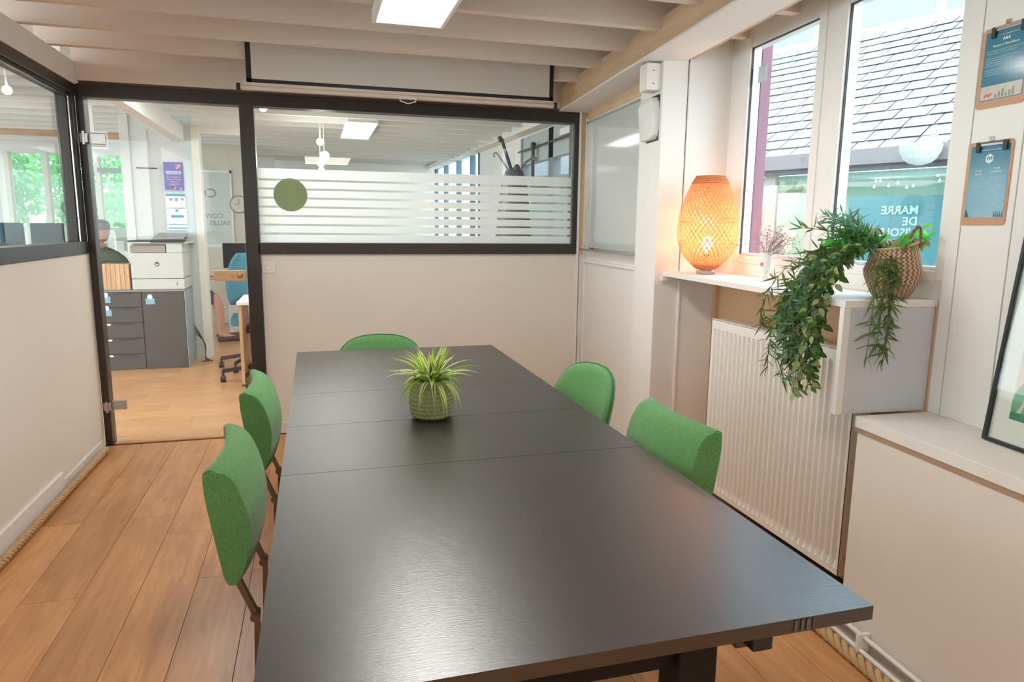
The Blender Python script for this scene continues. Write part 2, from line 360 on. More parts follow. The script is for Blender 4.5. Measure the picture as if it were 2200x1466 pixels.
# projection screen
YS = 4.16
ps = thing('projection_screen', 'white roll-down projection screen with black border, pulled down a little', 'screen', Matrix.Translation((.55, YS, 2.06)))
b = B(); box(b, -.30, 1.41, YS-.001, YS+.001, 2.112, 2.36); obj('screen_fabric', b, mat('screen_fabric', (.70, .66, .60), .8), ps)
b = B(); box(b, -.325, -.298, YS-.0018, YS+.0018, 2.092, 2.36); box(b, 1.405, 1.43, YS-.0018, YS+.0018, 2.092, 2.36); box(b, -.325, 1.43, YS-.0018, YS+.0018, 2.090, 2.114); obj('black_border', b, BLACK, ps)
b = B(); tube(b, [(-.36, YS, 2.068), (1.44, YS, 2.068)], .012, 12); box(b, -.36, 1.44, YS-.004, YS+.004, 2.068, 2.094); obj('weight_bar', b, mat('bar_cream', (.72, .6, .5), .4), ps)
for x in (-.365, 1.445): b = B(); box(b, x-.012, x+.008, YS-.016, YS+.016, 2.05, 2.086, None, .003); obj('end_cap', b, BLACK, ps)
b = B(); tube(b, [(.50, YS-.012, 2.058), (.50, YS-.013, 2.042), (.545, YS-.014, 2.028), (.59, YS-.013, 2.042), (.59, YS-.012, 2.058)], .003, 8); tube(b, [(.50, YS-.012, 2.058), (.59, YS-.012, 2.058)], .003, 8); obj('pull_handle', b, WHITE, ps)
b = B(); tube(b, [(-.38, YS-.03, 2.385), (1.45, YS-.03, 2.385)], .028, 12); obj('roller_case', b, WHITE, ps)

# ceiling light
def ceiling_panel(x0, x1, y0, y1, z, emat_, label, lw=0):
    t = thing('ceiling_light', label, 'light', Matrix.Translation(((x0+x1)/2, (y0+y1)/2, z)))
    b = B(); f = .016
    box(b, x0, x1, y0, y1, z+.012, z+.05); box(b, x0, x0+f, y0, y1, z, z+.014); box(b, x1-f, x1, y0, y1, z, z+.014); box(b, x0+f, x1-f, y0, y0+f, z, z+.014); box(b, x0+f, x1-f, y1-f, y1, z, z+.014)
    obj('frame', b, WHITE, t)
    b = B(); box(b, x0+f, x1-f, y0+f, y1-f, z+.006, z+.011); obj('diffuser', b, emat_, t); return t
ceiling_panel(.262, .562, 1.90, 3.10, 2.17, PANELM, 'white rectangular panel light hanging under the joists above the table')
ceiling_panel(-.1, .5, -1.3, -.1, 2.17, emat('warm_diffuser', (1, .90, .78), 6.0), 'white rectangular panel light above the near end of room')
ceiling_panel(.34, .63, 6.96, 8.1, 2.30, PANELO, 'white panel light on the office ceiling beyond the long window')

# ------------------------------------------------------------------ RIGHT WALL
CS = 1.40; NW = .28; CF = -.078
b = B(); rbox(b, 0, CS-.2, 0, .12, 0, 2.42); wr = struct('wall_right', b, WALLR)
b = B(); rbox(b, 1.13, CS, CF, .052, 0, 2.2, .002); struct('trim_3', b, WALLR)
b = B(); rbox(b, CS-.12, CS-.008, .052, .075, 0, 2.42); obj('dark_gap', b, BLACK, wr)
b = B(); rbox(b, CS-.02, CS+.008, .0565, NW+.02, 1.1, 2.42); obj('reveal_panel', b, WALLR, wr)
b = B(); rbox(b, CS-.02, CS+.008, .058, NW+.02, 0, 1.1); rbox(b, CS-.004, CS+.014, .052, .062, 0, 1.08, .001); obj('reveal_panel', b, WALLR, wr)
b = B(); rbox(b, CS+.008, CS+.03, NW-.035, NW-.005, .7, 1.09); rbox(b, CS, 2.85, NW-.008, NW+.03, 0, 1.1); obj('niche_back', b, mat('niche_plaster', (.74, .47, .28), .85), wr)
# window wall
S1a, S1b, S2a, S2b, ZA, ZBt = 1.575, 2.075, 2.245, 2.775, 1.212, 2.172
def win(name, sa, sb, depth=.10):
    t = thing(name, None, None, kind='structure')
    b = B(); f = .022
    rbox(b, sa, sa+.006, NW+.012, NW+.05, ZA, ZBt); rbox(b, sb-.006, sb, NW+.012, NW+.05, ZA, ZBt); rbox(b, sa, sb, NW+.012, NW+.05, ZA, ZA+.012); rbox(b, sa, sb, NW+.012, NW+.05, ZBt-.006, ZBt)
    obj('window_frame', b, WHITE, t)
    b = B(); rbox(b, sa+.004, sb-.004, NW+.03, NW+.034, ZA+.01, ZBt-.005); obj('pane', b, GLASS, t)
    b = B(); rbox(b, sa-.001, sa+.004, NW+.004, NW+.013, ZA+.01, ZBt-.003); rbox(b, sa, sb, NW+.004, NW+.013, ZBt-.004, ZBt); obj('rubber_seal', b, BLACK, t)
    return t
w3 = win('window_3', S1a, S1b); w4 = win('window_4', S2a, S2b)
b = B()
for (sa, sb, z0, z1) in ((CS, S1a, 1.1, 2.42), (S1b, S2a, 1.1, 2.42), (S2b, 4.9, .7, 2.42), (S1a, S1b, 1.1, ZA), (S1a, S1b, ZBt, 2.42), (S2a, S2b, 1.1, ZA), (S2a, S2b, ZBt, 2.42), (4.9, 6.2, 0, 2.42)):
    rbox(b, sa, sb, NW, NW+.05, z0, z1)
obj('window_wall', b, WALLR, wr)
for (sa, sb, z0, z1) in ((S1a-.05, S1a, ZA-.03, ZBt+.05), (S1b, S1b+.05, ZA-.03, ZBt+.05), (S2a-.05, S2a, ZA-.03, ZBt+.05), (S2b, S2b+.035, ZA-.03, ZBt+.05), (S1a, S1b, ZA-.035, ZA), (S2a, S2b, ZA-.035, ZA)):
    b = B(); rbox(b, sa+.001, sb-.001, NW-.006, NW+.02, z0, z1, .002); obj('casing', b, WALLR, wr)
for (sa, sb) in ((2.815, 2.860), (2.864, 3.032), (3.036, 3.26), (3.264, 3.5), (3.504, 3.75), (3.754, 4.0)):
    b = B(); rbox(b, sa, sb, NW-.014, NW, .758, 2.42, .0015); obj('wall_board', b, WALLR, wr)
# ledge and low wall at the near right
b = B(); rbox(b, 2.83, 6.2, 0, .05, 0, .74); wl2 = struct('wall_right_low', b, WALL)
b = B(); rbox(b, 2.815, 2.829, .03, NW, 0, .735); obj('jamb_board', b, woodmat('jamb_pine', (.62, .38, .18), (.5, .28, .12), .6, 'z', 3, 0, .1, False), wl2)
b = B(); rbox(b, 2.829, 2.84, .004, .02, 0, .71); obj('shadow_gap', b, BLACK, wl2)
b = B(); rbox(b, 2.82, 6.2, -.006, NW, .722, .758, .002); struct('trim_4', b, WALLR)
b = B(); rbox(b, 2.82, 6.2, -.003, .01, .706, .7215); struct('trim_5', b, mat('brown_batten', (.42, .27, .17), .7))
# overhead beam
def beam_pts(s, n0, n1): 
    zb_ = 2.108+.026*s; zt_ = 2.256+.012*s; return W(s, n0, zb_), W(s, n1, zb_), W(s, n1, zt_), W(s, n0, zt_)
bm_ = B(); A = beam_pts(-.02, -.20, .06); D = beam_pts(6.2, -.10, .10)
hexa(bm_, [A[0], A[1], D[1], D[0], A[3], A[2], D[2], D[3]])
rb = struct('ceiling_beam', bm_, [PINE]); rb['kind'] = 'structure'
b = B(); A = W(-.02, -.205, 2.100); 
hexa(b, [W(0, -.203, 2.098), W(0, .02, 2.098), W(6.2, .075, 2.26), W(6.2, -.10, 2.26), W(0, -.203, 2.1085), W(0, .02, 2.1085), W(6.2, .075, 2.2695), W(6.2, -.10, 2.2695)])
obj('white_underside', b, WALLR, rb)
b = B(); rbox(b, 1.93, 1.945, -.20+.032, -.12, 2.16, 2.279); obj('splice_line', b, mat('splice', (.35, .22, .12), .8), rb)
b = B(); rbox(b, 0, CS-.1, -.004, .03, 2.05, 2.14); obj('header_board', b, PINE, wr)
# beam stub bracket on the column
bk = thing('beam_bracket', 'small white timber bracket under the beam on the corner column', 'bracket', RMat(1.3, -.12, 2.0))
b = B(); rbox(b, 1.29, 1.38, -.155, CF, 2.0, 2.125, .003); obj('block', b, WALLR, bk)
for z in (2.03, 2.09): b = B(); tube(b, [W(1.3805, -.12, z), W(1.3815, -.12, z)], .004, 8); obj('nail', b, mat('nail', (.25, .15, .1), .5), bk)
# sill
sill = thing('window_sill_shelf', 'long white window sill shelf under the two windows, lamp and vase on it', 'shelf', RMat(2.1, .1, 1.1))
b = B(); hexa(b, [W(CS-.012, -.035, 1.10), W(CS-.012, NW, 1.10), W(2.80, NW, 1.10), W(2.80, -.052, 1.10), W(CS-.012, -.035, 1.121), W(CS-.012, NW, 1.121), W(2.80, NW, 1.121), W(2.80, -.052, 1.121)]); obj('shelf_board', b, WHITEP, sill)
b = B(); rbox(b, CS-.012, CS+.02, -.045, .05, 1.075, 1.10); obj('shelf_cleat', b, WHITEP, sill)
bx_ = thing('boxed_end', 'white painted box end closing the window sill, standing on the low ledge', 'box', RMat(2.8, .1, .758))
b = B(); rbox(b, 2.783, 2.80, -.040, .268, .7585, 1.1, .001); obj('front_panel', b, mat('box_white', (.60, .61, .64), .6, var=.02), bx_)
b = B(); rbox(b, 2.781, 2.801, -.066, -.041, .7585, 1.1, .001); obj('edge_batten', b, WALLR, bx_)
b = B(); rbox(b, 2.784, 2.803, -.066, .275, 1.1005, 1.123, .001); obj('top_edge', b, WHITEP, bx_)

# ------------------------------------------------------------------ rope, pipes
def rope(name, P, Q, label, r=.0175, pitch=.085):
    P, Q = Vector(P), Vector(Q); L_ = (Q-P).length; d = (Q-P).normalized(); x = Vector((0, 0, 1)); y = d.cross(x)
    o = None; t = thing(name, label, 'rope', Matrix.Translation((P+Q)/2-Vector((0, 0, r*1.3))))
    for k in range(3):
        b = B(); n = int(L_/.009); pts = [P+d*(L_*i/n)+(x*math.cos(2*PI*(i/n*L_/pitch)+k*2*PI/3)+y*math.sin(2*PI*(i/n*L_/pitch)+k*2*PI/3))*r*.60 for i in range(n+1)]
        tube(b, pts, r*.52, 6); obj('strand', b, ROPE, t, smooth=True)
    return t
rope('rope', (XL+.035, .6, .022), (XL+.045, 4.38, .022), 'thick twisted sisal rope lying on floor along the left wall')
rope('rope', W(2.45, -.055, .024), W(3.75, -.050, .024), 'thick twisted sisal rope lying on floor beside the pipes under the right wall', r=.02, pitch=.11)
hp = thing('heating_pipe', 'two white heating pipes running low along the near right wall', 'pipe', RMat(3.2, -.03, .03))
PW = mat('pipe_white', (.8, .76, .7), .35)
for (n_, z_) in ((-.022, .085), (-.035, .045)):
    b = B(); tube(b, [W(2.79, n_+.02, z_), W(2.80, n_, z_), W(4.3, n_, z_)], .0075, 10); obj('pipe', b, PW, hp, smooth=True)
for s__ in (2.96, 3.5): b = B(); rbox(b, s__, s__+.012, -.045, -.001, .035, .098, .002); obj('pipe_clip', b, PW, hp)

# ------------------------------------------------------------------ whiteboard
wbd = thing('whiteboard', 'glossy magnetic whiteboard on the right wall in far corner', 'whiteboard', RMat(.5, 0, 1.19))
b = B(); rbox(b, .075, 1.12, -.012, -.003, 1.20, 2.022); obj('board_face', b, mat('whiteboard_face', (.60, .60, .57), .07, var=.02, spec=.8), wbd)
b = B(); rbox(b, .067, .075, -.017, -.001, 1.192, 2.03, .001); rbox(b, .067, 1.12, -.017, -.001, 2.02, 2.035, .001); rbox(b, .067, 1.12, -.017, -.001, 1.192, 1.202, .001); obj('aluminium_frame', b, mat('aluminium', (.62, .62, .60), .35, metal=.8), wbd)
for z_ in (2.02, 1.19): b = B(); rbox(b, .067, .08, -.02, -.001, z_, z_+.015); obj('corner_cap', b, BLACK, wbd)
b = B(); rbox(b, .10, 1.12, -.062, -.014, 1.183, 1.188, .001); rbox(b, .10, 1.12, -.064, -.060, 1.183, 1.197, .001); obj('pen_tray', b, MATS['aluminium'], wbd)
mk = thing('marker', 'white marker pen with red cap in the whiteboard tray', 'marker', RMat(.3, -.04, 1.188))
b = B(); tube(b, [W(.10, -.04, 1.197), W(.255, -.04, 1.197)], .0075, 10); obj('barrel', b, WHITE, mk)
b = B(); tube(b, [W(.255, -.04, 1.197), W(.325, -.04, 1.197)], .0085, 10); obj('cap', b, mat('red_plastic', (.6, .03, .06), .35), mk)
b = B(); rbox(b, .055, 1.12, -.018, 0, 1.100, 1.118, .002); struct('trim_6', b, WALLR)
b = B(); rbox(b, .02, .06, -.014, 0, 0, 2.06, .002); struct('trim_7', b, WALLR)
b = B(); rbox(b, .06, 1.12, -.010, 0, 0, .09, .002); struct('baseboard_right', b, WALLR)
# siren
sr = thing('alarm_siren', 'white rounded wall alarm with faceted cover, high on the corner column', 'alarm', RMat(1.27, CF, 1.8))
b = B(); prof = [(-.062, 1.785), (-.05, 1.772), (.05, 1.772), (.066, 1.79), (.072, 1.86), (.066, 1.95), (.05, 1.972), (-.05, 1.985), (-.062, 1.97)]
M_ = Matrix.Identity(4)
a_ = [bm for bm in [b]][0]
v0 = [b.verts.new(W(1.29+p[0]*1.25, CF-.001, p[1])) for p in prof]; v1 = [b.verts.new(W(1.29+p[0]*1.2, CF-.035, p[1]*.97+.056)) for p in prof]
v2 = b.verts.new(W(1.25, CF-.062, 1.93))
n = len(prof)
for i in range(n): b.faces.new((v0[i], v0[(i+1) % n], v1[(i+1) % n], v1[i])); b.faces.new((v1[i], v1[(i+1) % n], v2))
b.faces.new(v0); obj('cover', b, mat('siren_white', (.72, .70, .67), .55), sr)
b = B(); rbox(b, 1.23, 1.375, CF-.004, CF-.0005, 1.765, 1.985, .002); obj('back_plate', b, BLACK, sr)

# ------------------------------------------------------------------ radiator (parallel to the table)
XR = 1.74
rd = thing('radiator', 'cream ribbed panel radiator in niche under the window sill', 'radiator', Matrix.Translation((XR+.03, 2.32, .13)))
y0, y1, z0, z1 = 1.868, 2.765, .128, .93
b = B(); NP = 27; cols = []
ys = []; 
for i in range(NP):
    p = (y1-y0-.03)/NP; ya = y0+.015+i*p
    ys += [(ya, .0), (ya+p*.22, 1), (ya+p*.5, 1), (ya+p*.72, 0)]
ys = [(y0, 0), ] + ys + [(y1, 0)]
zs = [(z0, 0), (z0+.022, 0), (z0+.05, 1), (z1-.062, 1), (z1-.04, 0), (z1, 0)]
grid = [[b.verts.new((XR+.013*dy*dz, y, z)) for z, dz in zs] for y, dy in ys]
for i in range(len(ys)-1):
    for j in range(len(zs)-1): b.faces.new((grid[i][j], grid[i+1][j], grid[i+1][j+1], grid[i][j+1]))
obj('ribbed_panel', b, RADI, rd)
b = B(); box(b, XR, XR+.075, y0, y0+.004, z0, z1); box(b, XR, XR+.075, y1-.004, y1, z0, z1); box(b, XR, XR+.012, y0, y1, z1-.003, z1+.003, None, .001); obj('side_panel', b, RADI, rd)
b = B()
for i in range(60): yy = y0+.02+i*.0145; box(b, XR+.014, XR+.072, yy, yy+.006, z1-.008, z1)
g_ = obj('top_grille', b, RADI, rd)
b = B(); box(b, XR+.062, XR+.075, y0+.002, y1-.002, z0, z1-.01); obj('back_panel', b, RADI, rd)
b = B(); tube(b, [(XR+.03, y0-.03, .19), (XR+.03, y0-.002, .19)], .012, 10); tube(b, [(XR+.03, y0-.03, .0), (XR+.03, y0-.03, .2)], .009, 10); obj('valve', b, mat('brass_valve', (.45, .3, .2), .35, metal=.8), rd)
b = B(); tube(b, [(XR+.035, y0-.022, .845), (XR+.035, y0-.001, .845)], .01, 10); obj('bleed_valve', b, RADI, rd)

# ------------------------------------------------------------------ table
tb = thing('conference_table', 'long dark brown extending table with leaves, in the middle of room', 'table', Matrix.Translation((.377, 2.1, 0)))
XT0, XT1 = -.098, .85
def top(name, y0, y1): b = B(); box(b, XT0, XT1, y0+.0011, y1-.0011, .716, .74); return obj(name, b, TABLE, tb)
top('table_top', .829, 1.675); top('leaf', 1.675, 2.095); top('leaf', 2.095, 2.511); top('table_top', 2.511, 3.368)
for y in (.90, 3.28): b = B(); box(b, .16, .59, y-.02, y+.01, .655, .715, None, .002); obj('apron', b, mat('table_leg_black', (.010, .008, .007), .55, spec=.25), tb)
for x in (.10, .64): b = B(); box(b, x, x+.025, .89, 3.30, .66, .715, None, .002); obj('apron', b, TABLE, tb)
for x, y in ((.160, .862), (.522, .862), (-.06, 3.25), (.745, 3.25)):
    b = B(); box(b, x, x+.066, y, y+.066, 0, .715, None, .003); obj('leg', b, mat('table_leg_black', (.010, .008, .007), .55, spec=.25), tb)
b = B(); box(b, .632, .668, .835, .90, .690, .715, None, .003); obj('leaf_catch', b, BLACK, tb)
b = B()
for x, w_ in ((.700, .004), (.712, .004), (.722, .006), (.734, .002)): box(b, x, x+w_, .8283, .829, .719, .737)
obj('tape_marks', b, mat('tape', (.12, .11, .11), .3), tb)

# ------------------------------------------------------------------ chairs
def bronze_bar(b, p, q, wx=.006, wy=.011):
    p, q = Vector(p), Vector(q); d = (q-p).normalized(); y = Vector((0, 1, 0)); x = y.cross(d).normalized()
    pts = []
    for c in (p, q): pts += [c-x*wx-y*wy, c+x*wx-y*wy, c+x*wx+y*wy, c-x*wx+y*wy]
    return hexa(b, pts)
def wing_chair(label, M):
    """faces +x, origin on the floor under the middle of the backrest"""
    t = thing('conference_chair', label, 'chair', M, 'green felt chairs round the table')
    b = B(); NU, ring = 18, 14; rows = []
    z0_, z1_ = .555, .822; hw = .185
    # closed outline in (x, z): rear straight leaning, front bulging
    ol = [(.000, .822), (-.012, .826), (-.024, .822), (-.030, .808), (-.022, .74), (-.008, .66), (.006, .585), (.012, .562), (.022, .553), (.038, .558), (.052, .580), (.068, .625), (.076, .67), (.074, .71), (.062, .755), (.044, .792), (.022, .813)]
    def smooth_ol(P):
        out = []; n_ = len(P)
        for i in range(n_):
            a_, b_, c2_, d_ = [Vector(P[(i+k) % n_]) for k in (-1, 0, 1, 2)]
            for t in (0, .5): out.append(tuple(.5*((2*b_)+(c2_-a_)*t+(2*a_-5*b_+4*c2_-d_)*t*t+(3*b_-a_-3*c2_+d_)*t**3)))
        return out
    ol = smooth_ol(ol)
    for i in range(NU+1):
        u = -1+2*i/NU; y = u*hw
        off = .022*(1-u*u)
        sc = 1-.10*max(0, abs(u)-.55)/.45
        rows.append([b.verts.new(((x-.076)*.86+.062+off, y+ (0), .69+(z-.69)*(1-.02*(abs(u) > .97))*1)) for x, z in ol])
    n = len(ol)
    for i in range(NU):
        for k in range(n): b.faces.new((rows[i][k], rows[i][(k+1) % n], rows[i+1][(k+1) % n], rows[i+1][k]))
    capf = [b.faces.new(rows[0]), b.faces.new(rows[-1])]
    es = [e for f in capf for e in f.edges]
    bmesh.ops.bevel(b, geom=es, offset=.0035, segments=2, affect='EDGES', clamp_overlap=True)
    obj('backrest', b, FELT, t, local=True, smooth=.9)
    b = B(); box(b, .125, .50, -.20, .20, .425, .475, None, .018); obj('seat', b, FELT, t, local=True, smooth=.9)
    for s in (-1, 1):
        y = s*.135
        b = B(); bronze_bar(b, (.018, y, .565), (.062, y, .45)); bronze_bar(b, (.062, y, .455), (.045, y, .0)); tube(b, [(.058, y-.016, .455), (.058, y+.016, .455)], .011, 10); obj('leg', b, BRONZE, t, local=True)
        b = B(); bronze_bar(b, (.42, y, .43), (.44, y, .0)); obj('leg', b, BRONZE, t, local=True)
        b = B(); box(b, .055, .43, y-.011, y+.011, .408, .424); obj('seat_rail', b, BRONZE, t, local=True)
    return t
ch = wing_chair('green felt chair on left side of the table, nearest the camera', Matrix.Translation((-.218, 1.695, 0)))
dup(ch, Matrix.Translation((-.213, 2.40, 0)) , 'green felt chair on left side of the table, nearer the glass door')
dup(ch, Matrix.Translation((.968, 1.69, 0)) @ Matrix.Rotation(PI+.02, 4, 'Z'), 'green felt chair with winged backrest on right side, by the radiator')
def shell_chair(label, M):
    t = thing('conference_chair', label, 'chair', M, 'green felt chairs round the table')
    b = B(); N, K = 28, 7; hw, hh, zc = .178, .175, .65; fr_, bk = [], []
    def sup(a): c, s = math.cos(a), math.sin(a); e = .72; return (math.copysign(abs(c)**e, c), math.copysign(abs(s)**e, s))
    def pt(a, r, off):
        u, v = sup(a); y, z = u*hw*r, v*hh*r; x = -.05*v*r*.9 + .045*(u*r)**2; return (x+off, y, zc+z)
    def surf(off, inset):
        rings = [[b.verts.new(pt(2*PI*i/N, 1-inset if k == K-1 else (k+1)/K*(1-inset), off)) for i in range(N)] for k in range(K)]; c = b.verts.new(pt(0, 0, off))
        for i in range(N): b.faces.new((c, rings[0][i], rings[0][(i+1) % N]))
        for k in range(K-1):
            for i in range(N): b.faces.new((rings[k][i], rings[k][(i+1) % N], rings[k+1][(i+1) % N], rings[k+1][i]))
        return rings[-1]
    r1 = surf(.018, .05); r2 = surf(-.018, .05); mid = [b.verts.new(pt(2*PI*i/N, 1, .006)) for i in range(N)]; mid2 = [b.verts.new(pt(2*PI*i/N, 1, -.006)) for i in range(N)]
    for i in range(N):
        j = (i+1) % N; b.faces.new((r1[i], r1[j], mid[j], mid[i])); b.faces.new((mid[i], mid[j], mid2[j], mid2[i])); b.faces.new((mid2[i], mid2[j], r2[j], r2[i]))
    bkr = obj('backrest', b, FELT, t, local=True, smooth=True)
    b = B(); P = [pt(2*PI*i/N, 1.005, 0) for i in range(N)]; tube(b, P+[P[0]], .004, 6, False); obj('piping', b, mat('dark_green_piping', (.03, .14, .05), .8), bkr, local=True)
    b = B(); box(b, .04, .45, -.21, .21, .425, .47, None, .018); obj('seat', b, FELT, t, local=True, smooth=.9)
    for s in (-1, 1):
        y = s*.13
        b = B(); bronze_bar(b, (-.02, y, .6), (.05, y, .43)); bronze_bar(b, (.05, y, .45), (.0, y, 0)); obj('leg', b, BRONZE, t, local=True)
        b = B(); bronze_bar(b, (.42, y, .43), (.44, y, 0)); obj('leg', b, BRONZE, t, local=True)
        b = B(); box(b, .04, .43, y-.011, y+.011, .408, .424); obj('seat_rail', b, BRONZE, t, local=True)
    return t
sc_ = shell_chair('green felt chair with rounded backrest on right side, beside the whiteboard wall', Matrix.Translation((.975, 2.37, 0)) @ Matrix.Rotation(PI+.25, 4, 'Z'))
dup(sc_, Matrix.Translation((.30, 3.50, 0)) @ Matrix.Rotation(-PI/2, 4, 'Z') @ Matrix.Diagonal((1, 1.2, .95, 1)), 'green felt chair at far head of the table, only its rounded top showing')

# ------------------------------------------------------------------ spider plant
def strip_leaf(b, base, az, L_, rise, droop, wmax, seg=9, twist=0):
    """arching strap leaf as two-sided folded ribbon"""
    pts = []; p = Vector(base); el = rise
    for i in range(seg+1):
        pts.append(p.copy()); d = Vector((math.cos(az)*math.cos(el), math.sin(az)*math.cos(el), math.sin(el))); p = p+d*(L_/seg); el -= droop/seg
    side = Vector((-math.sin(az), math.cos(az), 0)); rows = []
    for i, q in enumerate(pts):
        t = i/seg; w_ = wmax*1.15*(math.sin(PI*min(1, t*.9+.12))**.8)*(1-t**4)+.0004
        rows.append((b.verts.new(q-side*w_+Vector((0, 0, w_*.4))), b.verts.new(q-side*w_*.55+Vector((0, 0, w_*.2))), b.verts.new(q), b.verts.new(q+side*w_*.55+Vector((0, 0, w_*.2))), b.verts.new(q+side*w_+Vector((0, 0, w_*.4)))))
    for i in range(seg):
        for k in range(4):
            f = b.faces.new((rows[i][k], rows[i][k+1], rows[i+1][k+1], rows[i+1][k])); f.material_index = 1 if k in (0, 3) else 0
PX, PY = .338, 2.106
sp_ = thing('potted_spider_plant', 'artificial spider plant in a scalloped olive green pot on the table', 'plant', Matrix.Translation((PX, PY, .74)))
LG = translu('leaf_green', (.27, .46, .03), .4, 0, (.40, .58, .06)); LC = translu('leaf_cream', (.82, .83, .42), .4, 0, (.88, .88, .56))
LD = translu('leaf_green_dark', (.09, .17, .02), .3, 0, (.13, .22, .03))
POT = mat('olive_pot', (.27, .285, .13), .6, var=.12, scale=30)
b = B(); SEG, ROW = 96, 60; prof = []
H_ = .122
rings = []
for j in range(ROW+1):
    t = j/ROW; z = .002+H_*t; r0 = .058+.009*math.sin(PI*min(1, t*1.15))-.001*t
    if t < .04: r0 -= .006*(1-t/.04)
    ring = []
    for i in range(SEG):
        a = 2*PI*i/SEG; rowf = t*9.0; rr = math.floor(rowf); fz = rowf-rr
        ph = (i/SEG*24+.5*(rr % 2)) % 1.0; sc = 0
        if .06 < t < .93: d = math.sqrt(((ph-.5)*1.7)**2+((fz-.75)*1.0)**2); sc = .0062*max(0, 1-d*1.05)
        ring.append(b.verts.new((PX+(r0+sc)*math.cos(a), PY+(r0+sc)*math.sin(a), .74+z)))
    rings.append(ring)
rings.append([b.verts.new((PX+.052*math.cos(2*PI*i/SEG), PY+.052*math.sin(2*PI*i/SEG), .74+H_)) for i in range(SEG)])
rings.append([b.verts.new((PX+.050*math.cos(2*PI*i/SEG), PY+.050*math.sin(2*PI*i/SEG), .74+H_-.02)) for i in range(SEG)])
for j in range(len(rings)-1):
    for i in range(SEG): b.faces.new((rings[j][i], rings[j][(i+1) % SEG], rings[j+1][(i+1) % SEG], rings[j+1][i]))
b.faces.new(rings[0]); obj('pot', b, POT, sp_, smooth=True)
b = B(); lathe(b, [(.051, 0), (.0, .004)], 24, Matrix.Translation((PX, PY, .74+H_-.018))); obj('soil', b, mat('dark_soil', (.03, .02, .01), .95, bump=.6), sp_)
for i in range(92):
    az = 2*PI*(i*.381966)+rnd.uniform(-.2, .2); k = i/92
    if k < .35: L_, rise, droop, wm = rnd.uniform(.10, .145), rnd.uniform(1.05, 1.45), rnd.uniform(.2, .7), .0075
    elif k < .75: L_, rise, droop, wm = rnd.uniform(.12, .17), rnd.uniform(.55, 1.0), rnd.uniform(.6, 1.4), .0068
    else: L_, rise, droop, wm = rnd.uniform(.12, .17), rnd.uniform(.3, .7), rnd.uniform(1.9, 2.6), .0055
    b = B(); strip_leaf(b, (PX+.018*math.cos(az)*rnd.random(), PY+.018*math.sin(az)*rnd.random(), .74+H_-.012), az, L_, rise, droop, wm*rnd.uniform(.8, 1.1))
    obj('leaf', b, [LG if i % 5 else LD, LC if i % 4 else LG], sp_, smooth=True)

# ------------------------------------------------------------------ lamp on the sill
LS, LN = 1.60, .095
lp = W(LS, LN, 1.121)
lt = thing('table_lamp', 'glowing egg-shaped woven bamboo lamp standing on the window sill', 'lamp', Matrix.Translation(lp))
b = B(); box(b, -.036, .036, -.03, .03, 0, .02, None, .006); lathe(b, [(.026, .018), (.03, .03)], 20); obj('base', b, mat('lamp_base', (.42, .36, .34), .3, metal=.7), lt, local=True)
def lprof(t):   # radius along height
    return .142-(.142-.046)*(1-t/.42)**2.6 if t < .42 else .142-(.142-.066)*((t-.42)/.58)**2.1
LH, LZ0 = .43, .028
BAM = translu('bamboo_strip', (.70, .31, .13), .5, 0, (.80, .40, .19)); BAM2 = translu('bamboo_strip_inner', (.78, .40, .20), .5, 0, (.86, .50, .28))
def weave(rscale, nst, wdt, tw, mt, name):
    b = B()
    for sgn in (-1, 1):
        for k in range(nst):
            prev_ = None; SEGW = 44
            for i in range(SEGW+1):
                t = i/SEGW; a = 2*PI*k/nst+sgn*tw*t; r = lprof(t)*rscale+sgn*.0008+.0009*math.sin(i*1.7+k*PI); z = LZ0+LH*t
                da = wdt*.5/r
                cur = (b.verts.new((r*math.cos(a-da), r*math.sin(a-da), z)), b.verts.new((r*math.cos(a+da), r*math.sin(a+da), z)))
                if prev_: b.faces.new((prev_[0], prev_[1], cur[1], cur[0]))
                prev_ = cur
    o = obj(name, b, mt, lt, local=True); o['kind'] = 'stuff'; return o
weave(1.0, 40, .0052, 2.3, BAM, 'woven_shade'); weave(.93, 34, .0055, -2.0, BAM2, 'inner_weave')
for grp in ((0, .02, .04), (.93, .95, .97, .985, 1.0)):
  b = B()
  for t in grp:
    P = [(lprof(t)*math.cos(2*PI*i/40), lprof(t)*math.sin(2*PI*i/40), LZ0+LH*t) for i in range(41)]; tube(b, P, .0035, 6, False)
  o = obj('rim', b, BAM, lt, local=True); o['kind'] = 'stuff'
b = B(); tube(b, [(0, 0, .03), (0, 0, .10)], .012, 10); obj('socket', b, BLACK, lt, local=True)
b = B(); lathe(b, [(.008, .10), (.014, .11), (.024, .135), (.026, .155), (.020, .175), (.0, .183)], 16); obj('bulb', b, emat('bulb_glow', (1, .74, .42), 10), lt, local=True, smooth=True)
pl = bpy.data.lights.new('lamp_light', 'POINT'); pl.energy = 1.5; pl.color = (1, .60, .36); pl.shadow_soft_size = .03
plo = bpy.data.objects.new('lamp_light', pl); COL.objects.link(plo); plo.location = lp+Vector((0, 0, .20))

